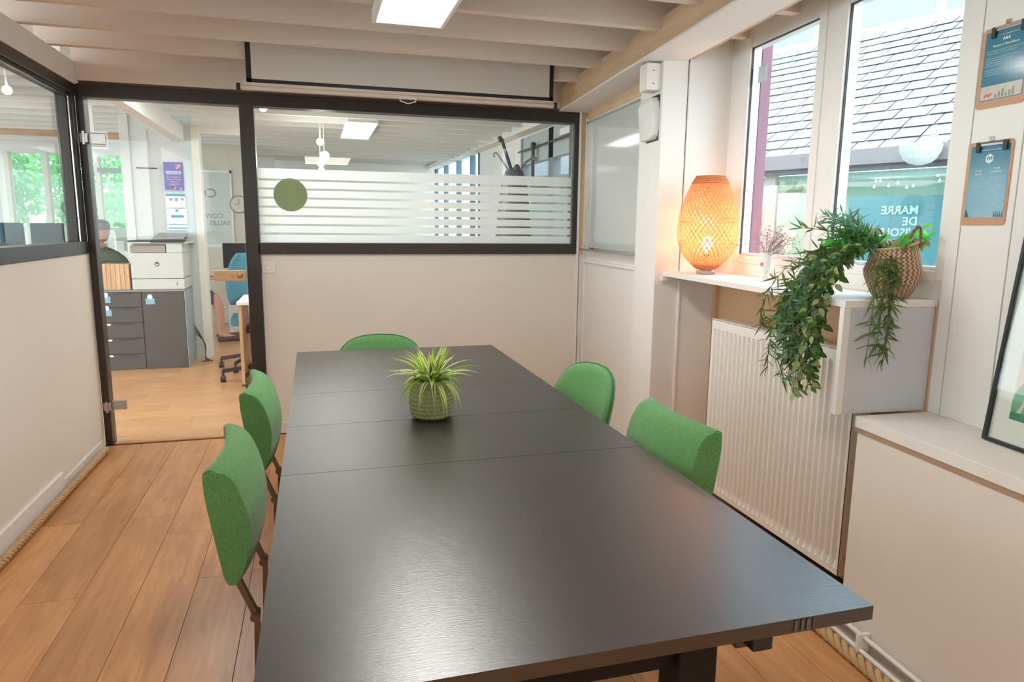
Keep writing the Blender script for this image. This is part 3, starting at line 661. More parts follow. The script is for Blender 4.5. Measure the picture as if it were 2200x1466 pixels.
# ------------------------------------------------------------------ vase with pink sprigs
vp = W(1.96, .185, 1.121)
vt = thing('egg_cup_vase', 'small white goblet vase holding pink dried sprigs on the window sill', 'vase', Matrix.Translation(vp))
b = B(); lathe(b, [(.022, 0), (.021, .004), (.010, .014), (.009, .022), (.014, .034), (.021, .055), (.025, .085), (.0265, .118), (.0245, .118), (.022, .08), (.0, .05)], 28); obj('goblet', b, mat('porcelain', (.80, .77, .72), .25), vt, local=True, smooth=.8)
b = B(); box(b, -.0262, -.0245, -.012, -.002, .06, .075); rdm = obj('red_mark', b, mat('red_print', (.75, .10, .05), .4), vt, local=True)
b = B(); PINK = translu('pink_blossom', (.62, .30, .38), .4, 0, (.80, .50, .58)); bb = B()
for i in range(34):
    az = rnd.uniform(0, 2*PI); l = rnd.uniform(.06, .145); lean = rnd.uniform(.2, 1.1)
    if i % 2: az = rnd.uniform(-1.9, -.9)
    p0 = Vector((0, 0, .09)); p1 = p0+Vector((math.cos(az)*math.sin(lean)*l*.5, math.sin(az)*math.sin(lean)*l*.5, math.cos(lean)*l*.6)); p2 = p0+Vector((math.cos(az)*math.sin(lean)*l*1.2, math.sin(az)*math.sin(lean)*l*1.2, math.cos(lean)*l))
    tube(b, [p0, p1, p2], .0007, 4)
    for j in range(7):
        q = p2+Vector((rnd.gauss(0, .012), rnd.gauss(0, .012), rnd.gauss(0, .012))); tube(b, [p1.lerp(p2, rnd.random()), q], .0004, 3)
        r_ = rnd.uniform(.0025, .0052); bmesh.ops.create_icosphere(bb, subdivisions=1, radius=r_, matrix=Matrix.Translation(q) @ Matrix.Diagonal((1, 1, .6, 1)))
obj('stems', b, mat('pink_stem', (.35, .2, .2), .8), vt, local=True); o = obj('blossoms', bb, PINK, vt, local=True); o['kind'] = 'stuff'

# ------------------------------------------------------------------ basket
BS, BN = 2.705, .178
bp0 = W(BS, BN, 1.1235)
bt = thing('belly_basket', 'woven seagrass belly basket with handles on the sill end', 'basket', Matrix.Translation(bp0) @ Matrix.Rotation(-TH, 4, 'Z'))
def zigzag():
    mt, nt, p = newmat('seagrass_weave'); L = nt.links; t = nt.nodes.new('ShaderNodeTexCoord'); sx_ = nt.nodes.new('ShaderNodeSeparateXYZ'); L.new(t.outputs['UV'], sx_.inputs[0])
    def M(op, a, b_=None, c=None):
        n_ = nt.nodes.new('ShaderNodeMath'); n_.operation = op
        for i, v in enumerate((a, b_, c)):
            if v is None: continue
            if isinstance(v, (int, float)): n_.inputs[i].default_value = v
            else: L.new(v, n_.inputs[i])
        return n_.outputs[0]
    u = M('MULTIPLY', sx_.outputs[0], 30); v = M('MULTIPLY', sx_.outputs[1], 13)
    tri = M('ABSOLUTE', M('SUBTRACT', M('FRACT', v), .5)); f = M('FRACT', M('ADD', u, M('MULTIPLY', tri, 1.0)))
    st = M('GREATER_THAN', f, .55)
    nz = nt.nodes.new('ShaderNodeTexNoise'); nz.inputs['Scale'].default_value = 150; L.new(t.outputs['Object'], nz.inputs['Vector'])
    mx = nt.nodes.new('ShaderNodeMix'); mx.data_type = 'RGBA'; mx.inputs[6].default_value = (.62, .44, .29, 1); mx.inputs[7].default_value = (.25, .125, .075, 1)
    L.new(st, mx.inputs[0]); m2 = nt.nodes.new('ShaderNodeMix'); m2.data_type = 'RGBA'; m2.blend_type = 'MULTIPLY'; m2.inputs[0].default_value = .5; L.new(mx.outputs[2], m2.inputs[6]); L.new(nz.outputs['Color'], m2.inputs[7])
    L.new(mx.outputs[2], p.inputs['Base Color']); p.inputs['Roughness'].default_value = .85
    bp = nt.nodes.new('ShaderNodeBump'); bp.inputs['Distance'].default_value = .003; bp.inputs['Strength'].default_value = .8; L.new(M('PINGPONG', f, .5), bp.inputs['Height']); L.new(bp.outputs[0], p.inputs['Normal'])
    return mt
b = B(); uvl = b.loops.layers.uv.new('uv'); SEG = 72; rings = []
prof = [(.052, 0), (.058, .006), (.070, .03), (.083, .062), (.088, .085), (.086, .092), (.080, .11), (.073, .135), (.0665, .158), (.063, .175)]
tilt = lambda a, z, r: z-.012*max(0, (z-.09)/.085)*math.cos(a+.5)*1.0
for (r, z) in prof:
    rings.append([b.verts.new((r*math.cos(2*PI*i/SEG)*(1+.006*math.sin(i*2.5)), r*math.sin(2*PI*i/SEG), z-(.016*max(0, (z-.1)/.075))*math.cos(2*PI*i/SEG)*-1+ .0)) for i in range(SEG)])
inner = [b.verts.new((.058*math.cos(2*PI*i/SEG), .058*math.sin(2*PI*i/SEG), .165+.016*math.cos(2*PI*i/SEG))) for i in range(SEG)]
inner2 = [b.verts.new((.055*math.cos(2*PI*i/SEG), .055*math.sin(2*PI*i/SEG), .11)) for i in range(SEG)]
rr = rings+[inner, inner2]; n = len(rr)
for j in range(n-1):
    for i in range(SEG):
        f = b.faces.new((rr[j][i], rr[j][(i+1) % SEG], rr[j+1][(i+1) % SEG], rr[j+1][i])); f.smooth = True
        for l_, (uu, vv) in zip(f.loops, ((i, j), (i+1, j), (i+1, j+1), (i, j+1))): l_[uvl].uv = (uu/SEG, [0, .03, .17, .34, .47, .5, .6, .75, .88, .97, 1, 1][min(vv, 11)])
b.faces.new(rr[0]); b.faces.new(rr[-1]); obj('basket_body', b, zigzag(), bt, local=True)
b = B(); P = [(.0655*math.cos(2*PI*i/48), .0655*math.sin(2*PI*i/48), .170+.016*math.cos(2*PI*i/48)) for i in range(49)]; tube(b, P, .0042, 6, False); obj('rim_band', b, mat('rim_straw', (.60, .42, .28), .85), bt, local=True)
for a0 in (-PI/2+.25, PI/2+.25):
    b = B()
    for k in range(2):
        P = []
        for i in range(29):
            t = i/28; a = a0+(t-.5)*1.15; r = .068+.004*math.sin(PI*t); zz = .150+.074*math.sin(PI*t)**.7+.016*math.cos(a)
            P.append((r*math.cos(a)+.0022*math.cos(t*28+k*PI), r*math.sin(a)+.0022*math.sin(t*28+k*PI), zz+.0022*math.sin(t*28+k*PI)))
        tube(b, P, .0030, 6)
    obj('handle', b, mat('handle_straw', (.26, .13, .07), .8), bt, local=True)

# ------------------------------------------------------------------ trailing plants
def flat_leaf(wd, ln, fold=.25, seg=5, name='leaf_blade'):
    b = B(); rows = []
    for i in range(seg+1):
        t = i/seg; w_ = wd*.5*(math.sin(PI*t**.75)**.9 if 0 < t < 1 else 0)+.0002; z = -.10*ln*t*t
        rows.append((b.verts.new((-w_, t*ln, z+w_*fold)), b.verts.new((0, t*ln, z)), b.verts.new((w_, t*ln, z+w_*fold))))
    for i in range(seg):
        for k in range(2): b.faces.new((rows[i][k], rows[i][k+1], rows[i+1][k+1], rows[i+1][k]))
    me = bpy.data.meshes.new(name); b.to_mesh(me); b.free()
    for p in me.polygons: p.use_smooth = True
    return me
IV = [translu('ivy_green', (.05, .12, .03), .3, 0, (.12, .24, .06)), translu('ivy_bright', (.10, .52, .07), .6, 0, (.18, .66, .12)), translu('ivy_pale', (.32, .42, .16), .35, 0, (.5, .58, .30))]
BA = [translu('bamboo_green', (.10, .15, .045), .35, 0, (.20, .26, .10)), translu('bamboo_teal', (.12, .28, .17), .4, 0, (.22, .42, .27))]
def leafmeshes(dims, mats):
    out = []
    for mt in mats:
        row = []
        for d in dims:
            me = flat_leaf(*d); me.materials.append(mt); row.append(me)
        out.append(row)
    return out
ivm = leafmeshes([(.019, .034), (.015, .029), (.022, .040)], IV); bam = leafmeshes([(.0068, .056), (.0055, .043), (.006, .050)], BA)
def orient(p, d, upv):
    d = d.normalized(); x = d.cross(upv); 
    if x.length < 1e-3: x = d.cross(Vector((1, .1, 0)))
    x.normalize(); z = x.cross(d); M = Matrix((x, d, z)).transposed().to_4x4(); M.translation = p; return M
def bez(P, t):
    P = list(P)
    while len(P) > 1: P = [P[i].lerp(P[i+1], t) for i in range(len(P)-1)]
    return P[0]
ivt = thing('trailing_ivy', 'artificial broad-leaved vine trailing out of the belly basket down past the sill', 'plant', Matrix.Translation(bp0))
bmt = thing('trailing_bamboo_plant', 'artificial narrow-leaved plant spreading from the belly basket over the sill', 'plant', Matrix.Translation(bp0))
cnt = {'ivy': 0, 'bam': 0}; extra = {'ivy': B(), 'bam': B()}
def put(kind, me, M, parent):
    if cnt[kind] < 290:
        o = bpy.data.objects.new('leaf', me); COL.objects.link(o); o.parent = parent; o.matrix_parent_inverse = Matrix(); o.matrix_local = WM[parent.name].inverted() @ M; cnt[kind] += 1
    else: 
        tmp = me.copy(); tmp.transform(M); mi_ = {x.name: q for q, x in enumerate(IV+BA)}[me.materials[0].name]
        for pp in tmp.polygons: pp.material_index = mi_
        extra[kind].from_mesh(tmp); bpy.data.meshes.remove(tmp); cnt[kind] += 1
stI, stB = B(), B()
def rv(a): return Vector((rnd.uniform(-a, a), rnd.uniform(-a, a), rnd.uniform(-a, a)))
def vine(P, kind, dens, mi, tstart=0.0):
    L_ = sum((bez(P, (i+1)/12)-bez(P, i/12)).length for i in range(12)); n_ = max(4, int(L_/dens))
    tube(stI if kind == 'ivy' else stB, [bez(P, i/14) for i in range(15)], .0010, 4)
    for i in range(n_):
        t = tstart+(1-tstart)*(i+rnd.random()*.6)/n_; p = bez(P, min(t, 1)); tg = (bez(P, min(t+.03, 1.0))-bez(P, max(t-.03, 0))).normalized()
        if kind == 'ivy':
            side = rv(1).normalized(); d = (side*.8+tg*.55+Vector((0, 0, -.25)))
            row = ivm[mi if rnd.random() < .8 else 2]; put('ivy', rnd.choice(row), orient(p+d*.006, d, rv(1)+Vector((-.6, -.6, .8))), ivt)
        else:
            for q in range(3):
                side = rv(1).normalized(); d = (side*.95+tg*.75)
                put('bam', rnd.choice(bam[mi]), orient(p, d, rv(1)+Vector((-.4, -.4, .6))), bmt)
def RW(s, n, z): return W(s, n, z)
# bright sprig on the right of the basket and leaves under the handle
for P in ([RW(BS, BN+.02, 1.25), RW(2.70, .20, 1.33), RW(2.72, .262, 1.35)], [RW(BS, BN+.02, 1.25), RW(2.73, .22, 1.34), RW(2.76, .262, 1.31)], [RW(BS, BN, 1.25), RW(2.74, .15, 1.32), RW(2.76, .17, 1.30)], [RW(BS, BN+.02, 1.25), RW(2.66, .22, 1.30), RW(2.62, .275, 1.28), RW(2.61, .272, 1.21)], [RW(BS, BN, 1.24), RW(2.72, .17, 1.31), RW(2.74, .18, 1.305)]):
    vine(P, 'ivy', .011, 1, .35)
# ivy falling over the sill edge (s across, n toward room negative, z down)
for i in range(17):
    s0 = rnd.uniform(2.60, 2.72); nn = rnd.uniform(-.135, -.055); ze = rnd.uniform(.76, 1.0) if i < 10 else rnd.uniform(.98, 1.12); se = 2.62+rnd.uniform(-.10, .12)
    P = [RW(BS, BN-.02, 1.27), RW(s0, .04, 1.37+rnd.uniform(-.03, .03)), RW(se, nn, 1.24), RW(se, nn-.01, (1.1+ze)/2), RW(se+rnd.uniform(-.03, .03), nn+rnd.uniform(-.02, .03), ze)]
    vine(P, 'ivy', .0150, (0, 2, 0, 0, 2)[i % 5] if i > 5 else 0, .22)
for i in range(15):
    se = 2.60+rnd.uniform(-.15, .15); nn = rnd.uniform(-.17, -.08); ze = rnd.uniform(.78, 1.05)
    P = [RW(BS, BN-.02, 1.26), RW(se, .05, 1.36), RW(se, nn, 1.22), RW(se, nn-.02, (1.12+ze)/2), RW(se+rnd.uniform(-.04, .04), nn, ze)]
    vine(P, 'bam', .026, 0 if i % 3 else 1, .2)
for i in range(6):        # in front of the box end
    se = 2.825+rnd.uniform(0, .04); nn = rnd.uniform(-.045, .085); ze = rnd.uniform(.90, 1.06)
    P = [RW(BS, BN-.02, 1.25), RW(2.79, nn+.02, 1.30), RW(se, nn, 1.18), RW(se, nn-.02, ze)]
    vine(P, 'bam', .032, 0, .3)
for i in range(13):       # upper left spray
    P = [RW(BS, BN, 1.25), RW(2.66+rnd.uniform(-.04, .05), .09, 1.34), RW(2.58+rnd.uniform(-.06, .08), rnd.uniform(-.06, .10), 1.30+rnd.uniform(.0, .11))]
    vine(P, 'bam', .024, 1 if i % 2 else 0, .3)
for i in range(9):
    P = [RW(BS, BN, 1.24), RW(2.68, .12, 1.34), RW(2.66+rnd.uniform(-.08, .06), rnd.uniform(-.03, .14), 1.27+rnd.uniform(-.02, .06))]
    vine(P, 'ivy', .016, 1, .35)
obj('stems', stI, mat('stem_green', (.05, .08, .03), .7), ivt); obj('stems', stB, MATS['stem_green'], bmt)
for kind, par in (('ivy', ivt), ('bam', bmt)):
    if cnt[kind] >= 290 and len(extra[kind].verts):
        o = obj('small_leaves', extra[kind], IV+BA, par, smooth=True); o['kind'] = 'stuff'
    else: extra[kind].free()

# ------------------------------------------------------------------ clipboards
NC = NW-.014
def clipboard(label, s0, s1, z0, z1, which):
    t = thing('clipboard', label, 'clipboard', RMat((s0+s1)/2, NC, z0), 'clipboards on the right wall')
    w_, h_ = s1-s0, z1-z0
    O_ = W(s0, NC-.0005, z0); PM = plane_mat(O_, W(1, 0, 0)-W(0, 0, 0), (0, 0, 1))   # x along s (towards camera), y up, z = s x up -> into the room (-n)
    def rr_(x0, x1, y0, y1, r, d0, d1, mt, nm, par=t):
        pts = []
        for cx, cy_, a0 in ((x1-r, y0+r, -PI/2), (x1-r, y1-r, 0), (x0+r, y1-r, PI/2), (x0+r, y0+r, PI)):
            for k in range(6): a = a0+k*PI/10; pts.append((cx+r*math.cos(a), cy_+r*math.sin(a)))
        b = B(); prism(b, pts, d1-d0, PM @ Matrix.Translation((0, 0, d0))); return obj(nm, b, mt, par)
    rr_(0, w_, 0, h_, .012, 0, .003, mat('hardboard', (.55, .30, .17), .55, var=.08, scale=25), 'board')
    e = .012 
    pap = rr_(e, w_-.008, .022, h_-.012, .001, .003, .0036, MATS.get('blue_leaflet') or mat('blue_leaflet', (.035, .16, .25), .12, var=.0, col2=(.07, .27, .36), scale=6, spec=.7), 'leaflet')
    WT = mat('white_print', (.75, .8, .82), .4)
    def tx(s_, x, y, size, al='CENTER', bold=.01): return text('printed_text', s_, size, WT, PM @ Matrix.Translation((x, y, .0038)), pap, align=al, bold=bold, depth=.0001, linesp=1.1)
    cx = w_/2+.002
    if which == 0:
        tx('Respect et Bienveillance', cx, h_-.052, .0085)
        b = B()
        for i in range(3): prism(b, [(cx-.012+i*.008, h_-.040), (cx-.004+i*.008, h_-.040), (cx-.008+i*.008, h_-.031)], .0002, PM @ Matrix.Translation((0, 0, .0037)))
        obj('printed_crest', b, WT, pap)
        b = B()
        for i in range(11):
            y = h_-.066-i*.0065; x1 = w_-.02-(.05*((i*37) % 5)/5); 
            if i in (2, 7): continue
            box(b, .02, x1, y, y+.0016, .0037, .0039, PM)
        obj('printed_lines', b, mat('pale_blue_print', (.35, .5, .58), .4), pap)
        b = B(); box(b, .014, w_-.010, .024, .062, .0037, .0039, PM); obj('printed_scene', b, mat('pale_print', (.45, .48, .46), .15, var=.0, col2=(.75, .62, .5), scale=40), pap)
        b = B()
        for i in range(4): lathe(b, [(.004, 0), (.004, .0002)], 8, PM @ Matrix.Translation((.030+i*.006, .034+.004*(i % 2), .0039)))
        obj('printed_red_figure', b, mat('red_ink', (.7, .09, .06), .3), pap)
        b = B()
        for i in range(6): box(b, .062+i*.011, .068+i*.011, .026, .036+.012*((i*7) % 3)/2, .0039, .0040, PM)
        obj('printed_green_plants', b, mat('green_ink', (.18, .26, .18), .3), pap)
    else:
        hx = [(cx+.014*math.cos(PI/6+k*PI/3), h_-.050+.014*math.sin(PI/6+k*PI/3)) for k in range(6)]
        b = B(); prism(b, hx, .0002, PM @ Matrix.Translation((0, 0, .0037))); obj('printed_emblem', b, WT, pap)
        text('printed_initials', 'WI', .015, MATS['blue_leaflet'], PM @ Matrix.Translation((cx, h_-.050, .0041)), pap, depth=.0001, bold=.03)
        tx('Code\nd\'accès', w_*.30, h_-.088, .0085); tx('Accès\nordinateurs', w_*.70, h_-.083, .0085)
        b = B()
        for i in range(9): y = h_-.108-i*.006; box(b, w_*.16, w_*.44-(.012*((i*3) % 4)/3), y, y+.0015, .0037, .0039, PM) if i < 5 else None
        for i in range(16): y = h_-.104-i*.0058; box(b, w_*.54, w_*.86-(.02*((i*5) % 4)/3), y, y+.0015, .0037, .0039, PM)
        obj('printed_lines', b, mat('pale_blue_print', (.35, .5, .58), .4), pap)
        b = B(); P = [(w_*.36+.009*math.cos(a), .036+.006*math.sin(a)) for a in [2*PI*k/16 for k in range(16)]]
        tube(b, [PM @ Vector((x, y, .0038)) for x, y in P+[P[0]]], .0008, 4, False); obj('printed_seal', b, WT, pap)
        b = B()
        for i in range(5): prism(b, [(w_*.75+i*.006, .024), (w_*.78+i*.006, .024), (w_*.73+i*.007, .042)], .0002, PM @ Matrix.Translation((0, 0, .0037)))
        prism(b, [(.014, .024), (.028, .024), (.012+.004, .05)], .0002, PM @ Matrix.Translation((0, 0, .0037)))
        obj('printed_leaves', b, mat('dark_ink_leaf', (.02, .08, .09), .3), pap)
    # clip: chrome bar with two black binder hinges
    cl0, cl1 = w_*.22, w_*.90
    b = B(); box(b, cl0, cl1, h_-.014, h_-.004, .004, .009, PM, .001); tube(b, [PM @ Vector((cl0, h_-.004, .009)), PM @ Vector((cl1, h_-.004, .009))], .003, 8); tube(b, [PM @ Vector((cl0, h_-.026, .006)), PM @ Vector((cl1, h_-.026, .006))], .0012, 6)
    cb_ = obj('clip', b, CHROME, t)
    for x in (cl0, cl1-.014): b = B(); box(b, x, x+.014, h_-.030, h_-.001, .0035, .012, PM, .002); obj('clip_end', b, BLACK, cb_)
    b = B(); box(b, w_*.5-.008, w_*.5+.008, h_+.002, h_+.013, .0, .003, PM); tube(b, [PM @ Vector((w_*.5-.004, h_+.006, .005)), PM @ Vector((w_*.5-.004, h_-.004, .006))], .0012, 6); tube(b, [PM @ Vector((w_*.5+.004, h_+.006, .005)), PM @ Vector((w_*.5+.004, h_-.004, .006))], .0012, 6); obj('hook', b, CHROME, t)
    return t
clipboard('upper clipboard, blue leaflet with pale strip and red figure along its bottom edge', 2.868, 3.024, 1.692, 1.915, 0)
clipboard('lower clipboard, blue leaflet with white hexagon emblem over two text columns', 2.862, 3.012, 1.357, 1.598, 1)

# leaning framed print
fpic = thing('framed_print', 'black framed print with green leaves leaning on the right wall above the ledge', 'picture', RMat(3.11, .18, .76))
A0 = W(3.10, .195, .7595); Bd = (W(3.6, .175, .7595)-A0); upd = (W(3.10, .262, 1.46)-A0)
PMf = plane_mat(A0, Bd, (upd - Bd.normalized()*upd.dot(Bd.normalized())))
WP, HP = .50, .70
def fb(x0, x1, y0, y1, z0, z1, mt, nm, par=fpic): b = B(); box(b, x0, x1, y0, y1, z0, z1, PMf); return obj(nm, b, mt, par)
fb(0, .009, 0, HP, -.004, .014, BLACK, 'frame_side'); fb(WP-.009, WP, 0, HP, -.004, .014, BLACK, 'frame_side'); fb(.009, WP-.009, 0, .009, -.004, .014, BLACK, 'frame_side'); fb(.009, WP-.009, HP-.009, HP, -.004, .014, BLACK, 'frame_side')
fb(.009, WP-.009, .009, HP-.009, 0, .002, mat('mat_board', (.80, .76, .70), .6), 'mount')
prn = fb(.062, WP-.06, .075, HP-.075, .002, .0032, mat('peach_print', (.74, .55, .44), .5), 'print')
b = B(); box(b, .062, .2, .24, .44, .0033, .0036, PMf); obj('blue_shape', b, mat('sky_print', (.38, .62, .72), .5), prn)
b = B()
for (x, y, a, l, w_) in ((.066, .08, 1.35, .11, .030), (.09, .08, 1.0, .14, .035), (.12, .08, .7, .16, .04), (.16, .09, 1.2, .13, .04)):
    pts = []
    for k in range(12):
        t = k/11; pts.append((x+math.cos(a)*l*t-math.sin(a)*w_*.5*math.sin(PI*t), y+math.sin(a)*l*t+math.cos(a)*w_*.5*math.sin(PI*t)))
    for k in range(1, 11):
        t = 1-k/11; pts.append((x+math.cos(a)*l*t+math.sin(a)*w_*.5*math.sin(PI*t), y+math.sin(a)*l*t-math.cos(a)*w_*.5*math.sin(PI*t)))
    prism(b, pts, .0004, PMf @ Matrix.Translation((0, 0, .0036)))
obj('green_leaf_shapes', b, mat('leaf_print', (.12, .36, .16), .5), prn)
b = B(); box(b, .062, .3, .075, .096, .0034, .0041, PMf); obj('dark_green_ground', b, mat('ground_print', (.05, .22, .14), .5), prn)
fb(.009, WP-.009, .009, HP-.009, .009, .0105, GLASS, 'glazing')

# ------------------------------------------------------------------ outside the right windows
mv = struct('trim_8', rbox(B(), S1a-.012, S1a+.0, NW+.052, NW+.11, ZA-.03, ZBt+.02), mat('mauve_paint', (.21, .075, .115), .55))
b = B(); rbox(b, S1a+.0005, S1a+.008, NW+.053, NW+.066, ZA-.02, ZBt+.01, .002); obj('mauve_bead', b, MATS['mauve_paint'], mv)
stk = tag(obj('window_sticker', rbox(B(), S1a+.022, S1a+.085, NW+.0290, NW+.0296, 2.01, 2.085), mat('sticker_paper', (.72, .76, .76), .5, var=.0, col2=(.42, .50, .55), scale=70)), 'small square pale sticker on pane of the left window', 'sticker')

a = math.radians(-20); a_nb = PI/2+a; dv = Vector((math.sin(a), math.cos(a), 0)); mv_ = Vector((math.cos(a), -math.sin(a), 0)); P0 = Vector((4.17, 4.31, 1.93)); pit = math.radians(35)
upv = mv_*math.cos(pit)+Vector((0, 0, math.sin(pit))); nrm = dv.cross(upv); nrm = nrm if nrm.z > 0 else -nrm
nb = thing('neighbour_building', 'pale shingle-roofed building outside the right-hand windows', 'building', Matrix.Translation(P0+dv-Vector((0, 0, 1.93))))
RF = plane_mat(P0, dv, upv) @ Matrix.Diagonal((1, 1, -1, 1))     # local z points up out of the roof
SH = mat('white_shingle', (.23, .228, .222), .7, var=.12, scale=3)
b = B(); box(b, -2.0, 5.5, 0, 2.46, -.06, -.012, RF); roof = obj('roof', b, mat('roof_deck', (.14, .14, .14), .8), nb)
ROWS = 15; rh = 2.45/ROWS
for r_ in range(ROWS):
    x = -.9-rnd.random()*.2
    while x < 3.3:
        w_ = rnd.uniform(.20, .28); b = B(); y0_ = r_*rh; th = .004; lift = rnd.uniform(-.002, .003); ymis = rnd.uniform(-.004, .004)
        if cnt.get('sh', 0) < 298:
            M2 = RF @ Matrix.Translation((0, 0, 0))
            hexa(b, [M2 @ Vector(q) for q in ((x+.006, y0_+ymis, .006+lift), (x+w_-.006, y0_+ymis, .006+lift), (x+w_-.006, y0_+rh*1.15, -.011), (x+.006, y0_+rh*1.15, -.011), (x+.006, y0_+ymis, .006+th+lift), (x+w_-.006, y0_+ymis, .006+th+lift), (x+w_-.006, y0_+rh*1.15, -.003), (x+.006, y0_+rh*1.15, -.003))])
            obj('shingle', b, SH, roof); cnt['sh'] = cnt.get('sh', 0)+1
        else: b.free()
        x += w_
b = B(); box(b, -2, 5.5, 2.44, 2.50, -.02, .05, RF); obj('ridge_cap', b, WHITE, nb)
FM = plane_mat(P0-Vector((0, 0, 1.93)), dv, (0, 0, 1))
sgn = -1 if (FM.to_3x3() @ Vector((0, 0, 1))).dot(mv_) > 0 else 1      # +z of FM must face our windows when sgn = 1
def fbx(x0, x1, z0, z1, d0, d1, mt, nm, par=nb, bev=0): 
    b = B(); box(b, x0, x1, z0, z1, min(d0*sgn, d1*sgn), max(d0*sgn, d1*sgn), FM, bev); return obj(nm, b, mt, par)
fbx(-2, 5.5, 1.79, 1.93, -.03, .05, mat('gutter_grey', (.10, .105, .12), .5), 'gutter')
fbx(-2, 5.5, 1.83, 1.945, .05, .09, mat('gutter_front', (.20, .18, .175), .5), 'fascia')
PG = mat('pale_green_interior', (.72, .82, .74), .7, var=.15, scale=2)
fbx(-2, 5.5, 0, 1.80, -1.30, -1.25, PG, 'interior_wall')
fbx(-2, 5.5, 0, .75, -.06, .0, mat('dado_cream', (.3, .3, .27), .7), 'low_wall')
fbx(-2, 5.5, 1.74, 1.785, -1.3, -.03, mat('soffit_pale', (.7, .74, .7), .7), 'interior_ceiling')
NG = glassmat('neighbour_glass', (.75, .88, .86), 1.5)
fbx(-2, 5.5, .75, 1.79, -.03, -.024, NG, 'glazing')
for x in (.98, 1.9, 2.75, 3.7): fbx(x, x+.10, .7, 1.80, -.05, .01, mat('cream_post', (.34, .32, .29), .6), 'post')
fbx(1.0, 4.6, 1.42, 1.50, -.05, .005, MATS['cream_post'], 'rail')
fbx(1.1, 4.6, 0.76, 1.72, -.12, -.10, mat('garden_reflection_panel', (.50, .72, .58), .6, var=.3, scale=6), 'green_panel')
ban = tag(fbx(-.55, .42, .3, 1.60, -.20, -.19, mat('blue_banner', (.12, .25, .33), .6), 'banner', None), 'blue banner with mirrored white capitals behind the neighbouring glass', 'banner')
BMt = plane_mat(P0+dv*.1-mv_*(-.285)+Vector((0, 0, -.60)), -dv if False else dv, (0, 0, 1))
WM[ban.name] = ban.matrix_basis.copy() if ban.name not in WM else WM[ban.name]
wt = mat('banner_white', (.85, .88, .88), .5)
# letters read mirrored from this side
for s_, z_ in (('MARRE', 1.49), ('DE', 1.405), ('L\'ISOLEMENT', 1.32)):
    Mx = plane_mat(P0-Vector((0, 0, 1.93-z_))+mv_*.180+dv*(-.13), dv, (0, 0, 1))
    text('banner_lettering', s_, .088, wt, Mx, ban, mirror=False, bold=.02, align='LEFT')
dl = thing('reflected_dome', 'white pleated dome under the neighbouring gutter, standing in for a lampshade reflection', 'lamp', Matrix.Translation(P0-mv_*.20+dv*(-.27)+Vector((0, 0, -.15))))  # solid dome modelled in place of a lampshade reflected in the glass
b = B(); SEG = 40; R_ = []
for j, (r, z) in enumerate([(.02, -.13), (.07, -.115), (.10, -.09), (.125, -.04), (.132, .0), (.125, .012)]):
    R_.append([b.verts.new((r*(1+.02*(i % 2))*math.cos(2*PI*i/SEG), r*(1+.02*(i % 2))*math.sin(2*PI*i/SEG), z+.14)) for i in range(SEG)])
for j in range(5):
    for i in range(SEG): b.faces.new((R_[j][i], R_[j][(i+1) % SEG], R_[j+1][(i+1) % SEG], R_[j+1][i]))
b.faces.new(R_[0]); obj('shade', b, translu('opal_shade', (.42, .43, .40), .3), dl, local=True)
b = B(); tube(b, [(0, 0, .14), (0, 0, .2), (.14, .0, .22)], .003, 6); obj('cord', b, WHITE, dl, local=True)
FBL = emat('reflected_bulb', (1, .98, .9), 25)  # glowing beads added in place of string lights reflected in the glass
fp = [(1838, 381), (1880, 378), (1921, 363), (1882, 390), (1891, 389), (1907, 382), (1909, 400), (1929, 394), (1948, 403), (1962, 400), (2005, 370), (2015, 377), (2019, 388), (2034, 387), (1878, 402)]
CAMP = Vector((0, 0, 1.34))
for i, (px, py) in enumerate(fp):
    ray = (px-1100)/FPX*ri2-(py-733)/FPX*up2+fwd; t = ((P0+mv_*.15)-CAMP).dot(mv_)/ray.dot(mv_); q = CAMP+ray*t
    b = B(); bmesh.ops.create_icosphere(b, subdivisions=1, radius=.008 if i not in (10,) else .014, matrix=Matrix.Translation(q))
    tube(b, [q+Vector((0, 0, .006)), q+Vector((0, 0, .016))], .002, 4)
    o = obj('reflected_bulb', b, FBL); tag(o, 'tiny white glowing bead standing in for a fairy light reflection in the neighbouring glass' if i != 10 else 'largest white glowing bead standing in for a fairy light reflection, at the right end of the string', 'light', 'fairy light reflections in the neighbouring window')
# pale ribbed conservatory wall over the roof
cw = thing('ribbed_screen_wall', 'pale green ribbed wall with white post rising behind the shingle roof', 'wall', Matrix.Translation(P0+upv*2.46+mv_*.4))
RW2 = plane_mat(P0+upv*2.46+mv_*.3, dv, (0, 0, 1))
b = B(); box(b, -3, 7, -.3, .75, -.05, 0, RW2); obj('sheet', b, mat('pale_green_sheet', (.22, .255, .245), .5, var=.03), cw)
b = B()
for i in range(21): box(b, -2.5, 6, -.2+i*.045, -.2+i*.045+.012, -.008, .008, RW2)
o = obj('ribs', b, MATS['pale_green_sheet'], cw); o['kind'] = 'stuff'
for x in (.74, 2.05, -.8): b = B(); box(b, x, x+.09, -.3, .75, -.07, .03, RW2); obj('post', b, WHITE, cw)
gd = struct('ground', box(B(), -12, 30, -12, 40, -.2, -.07), mat('paving_ground', (.42, .40, .37), .9, var=.1, scale=1))

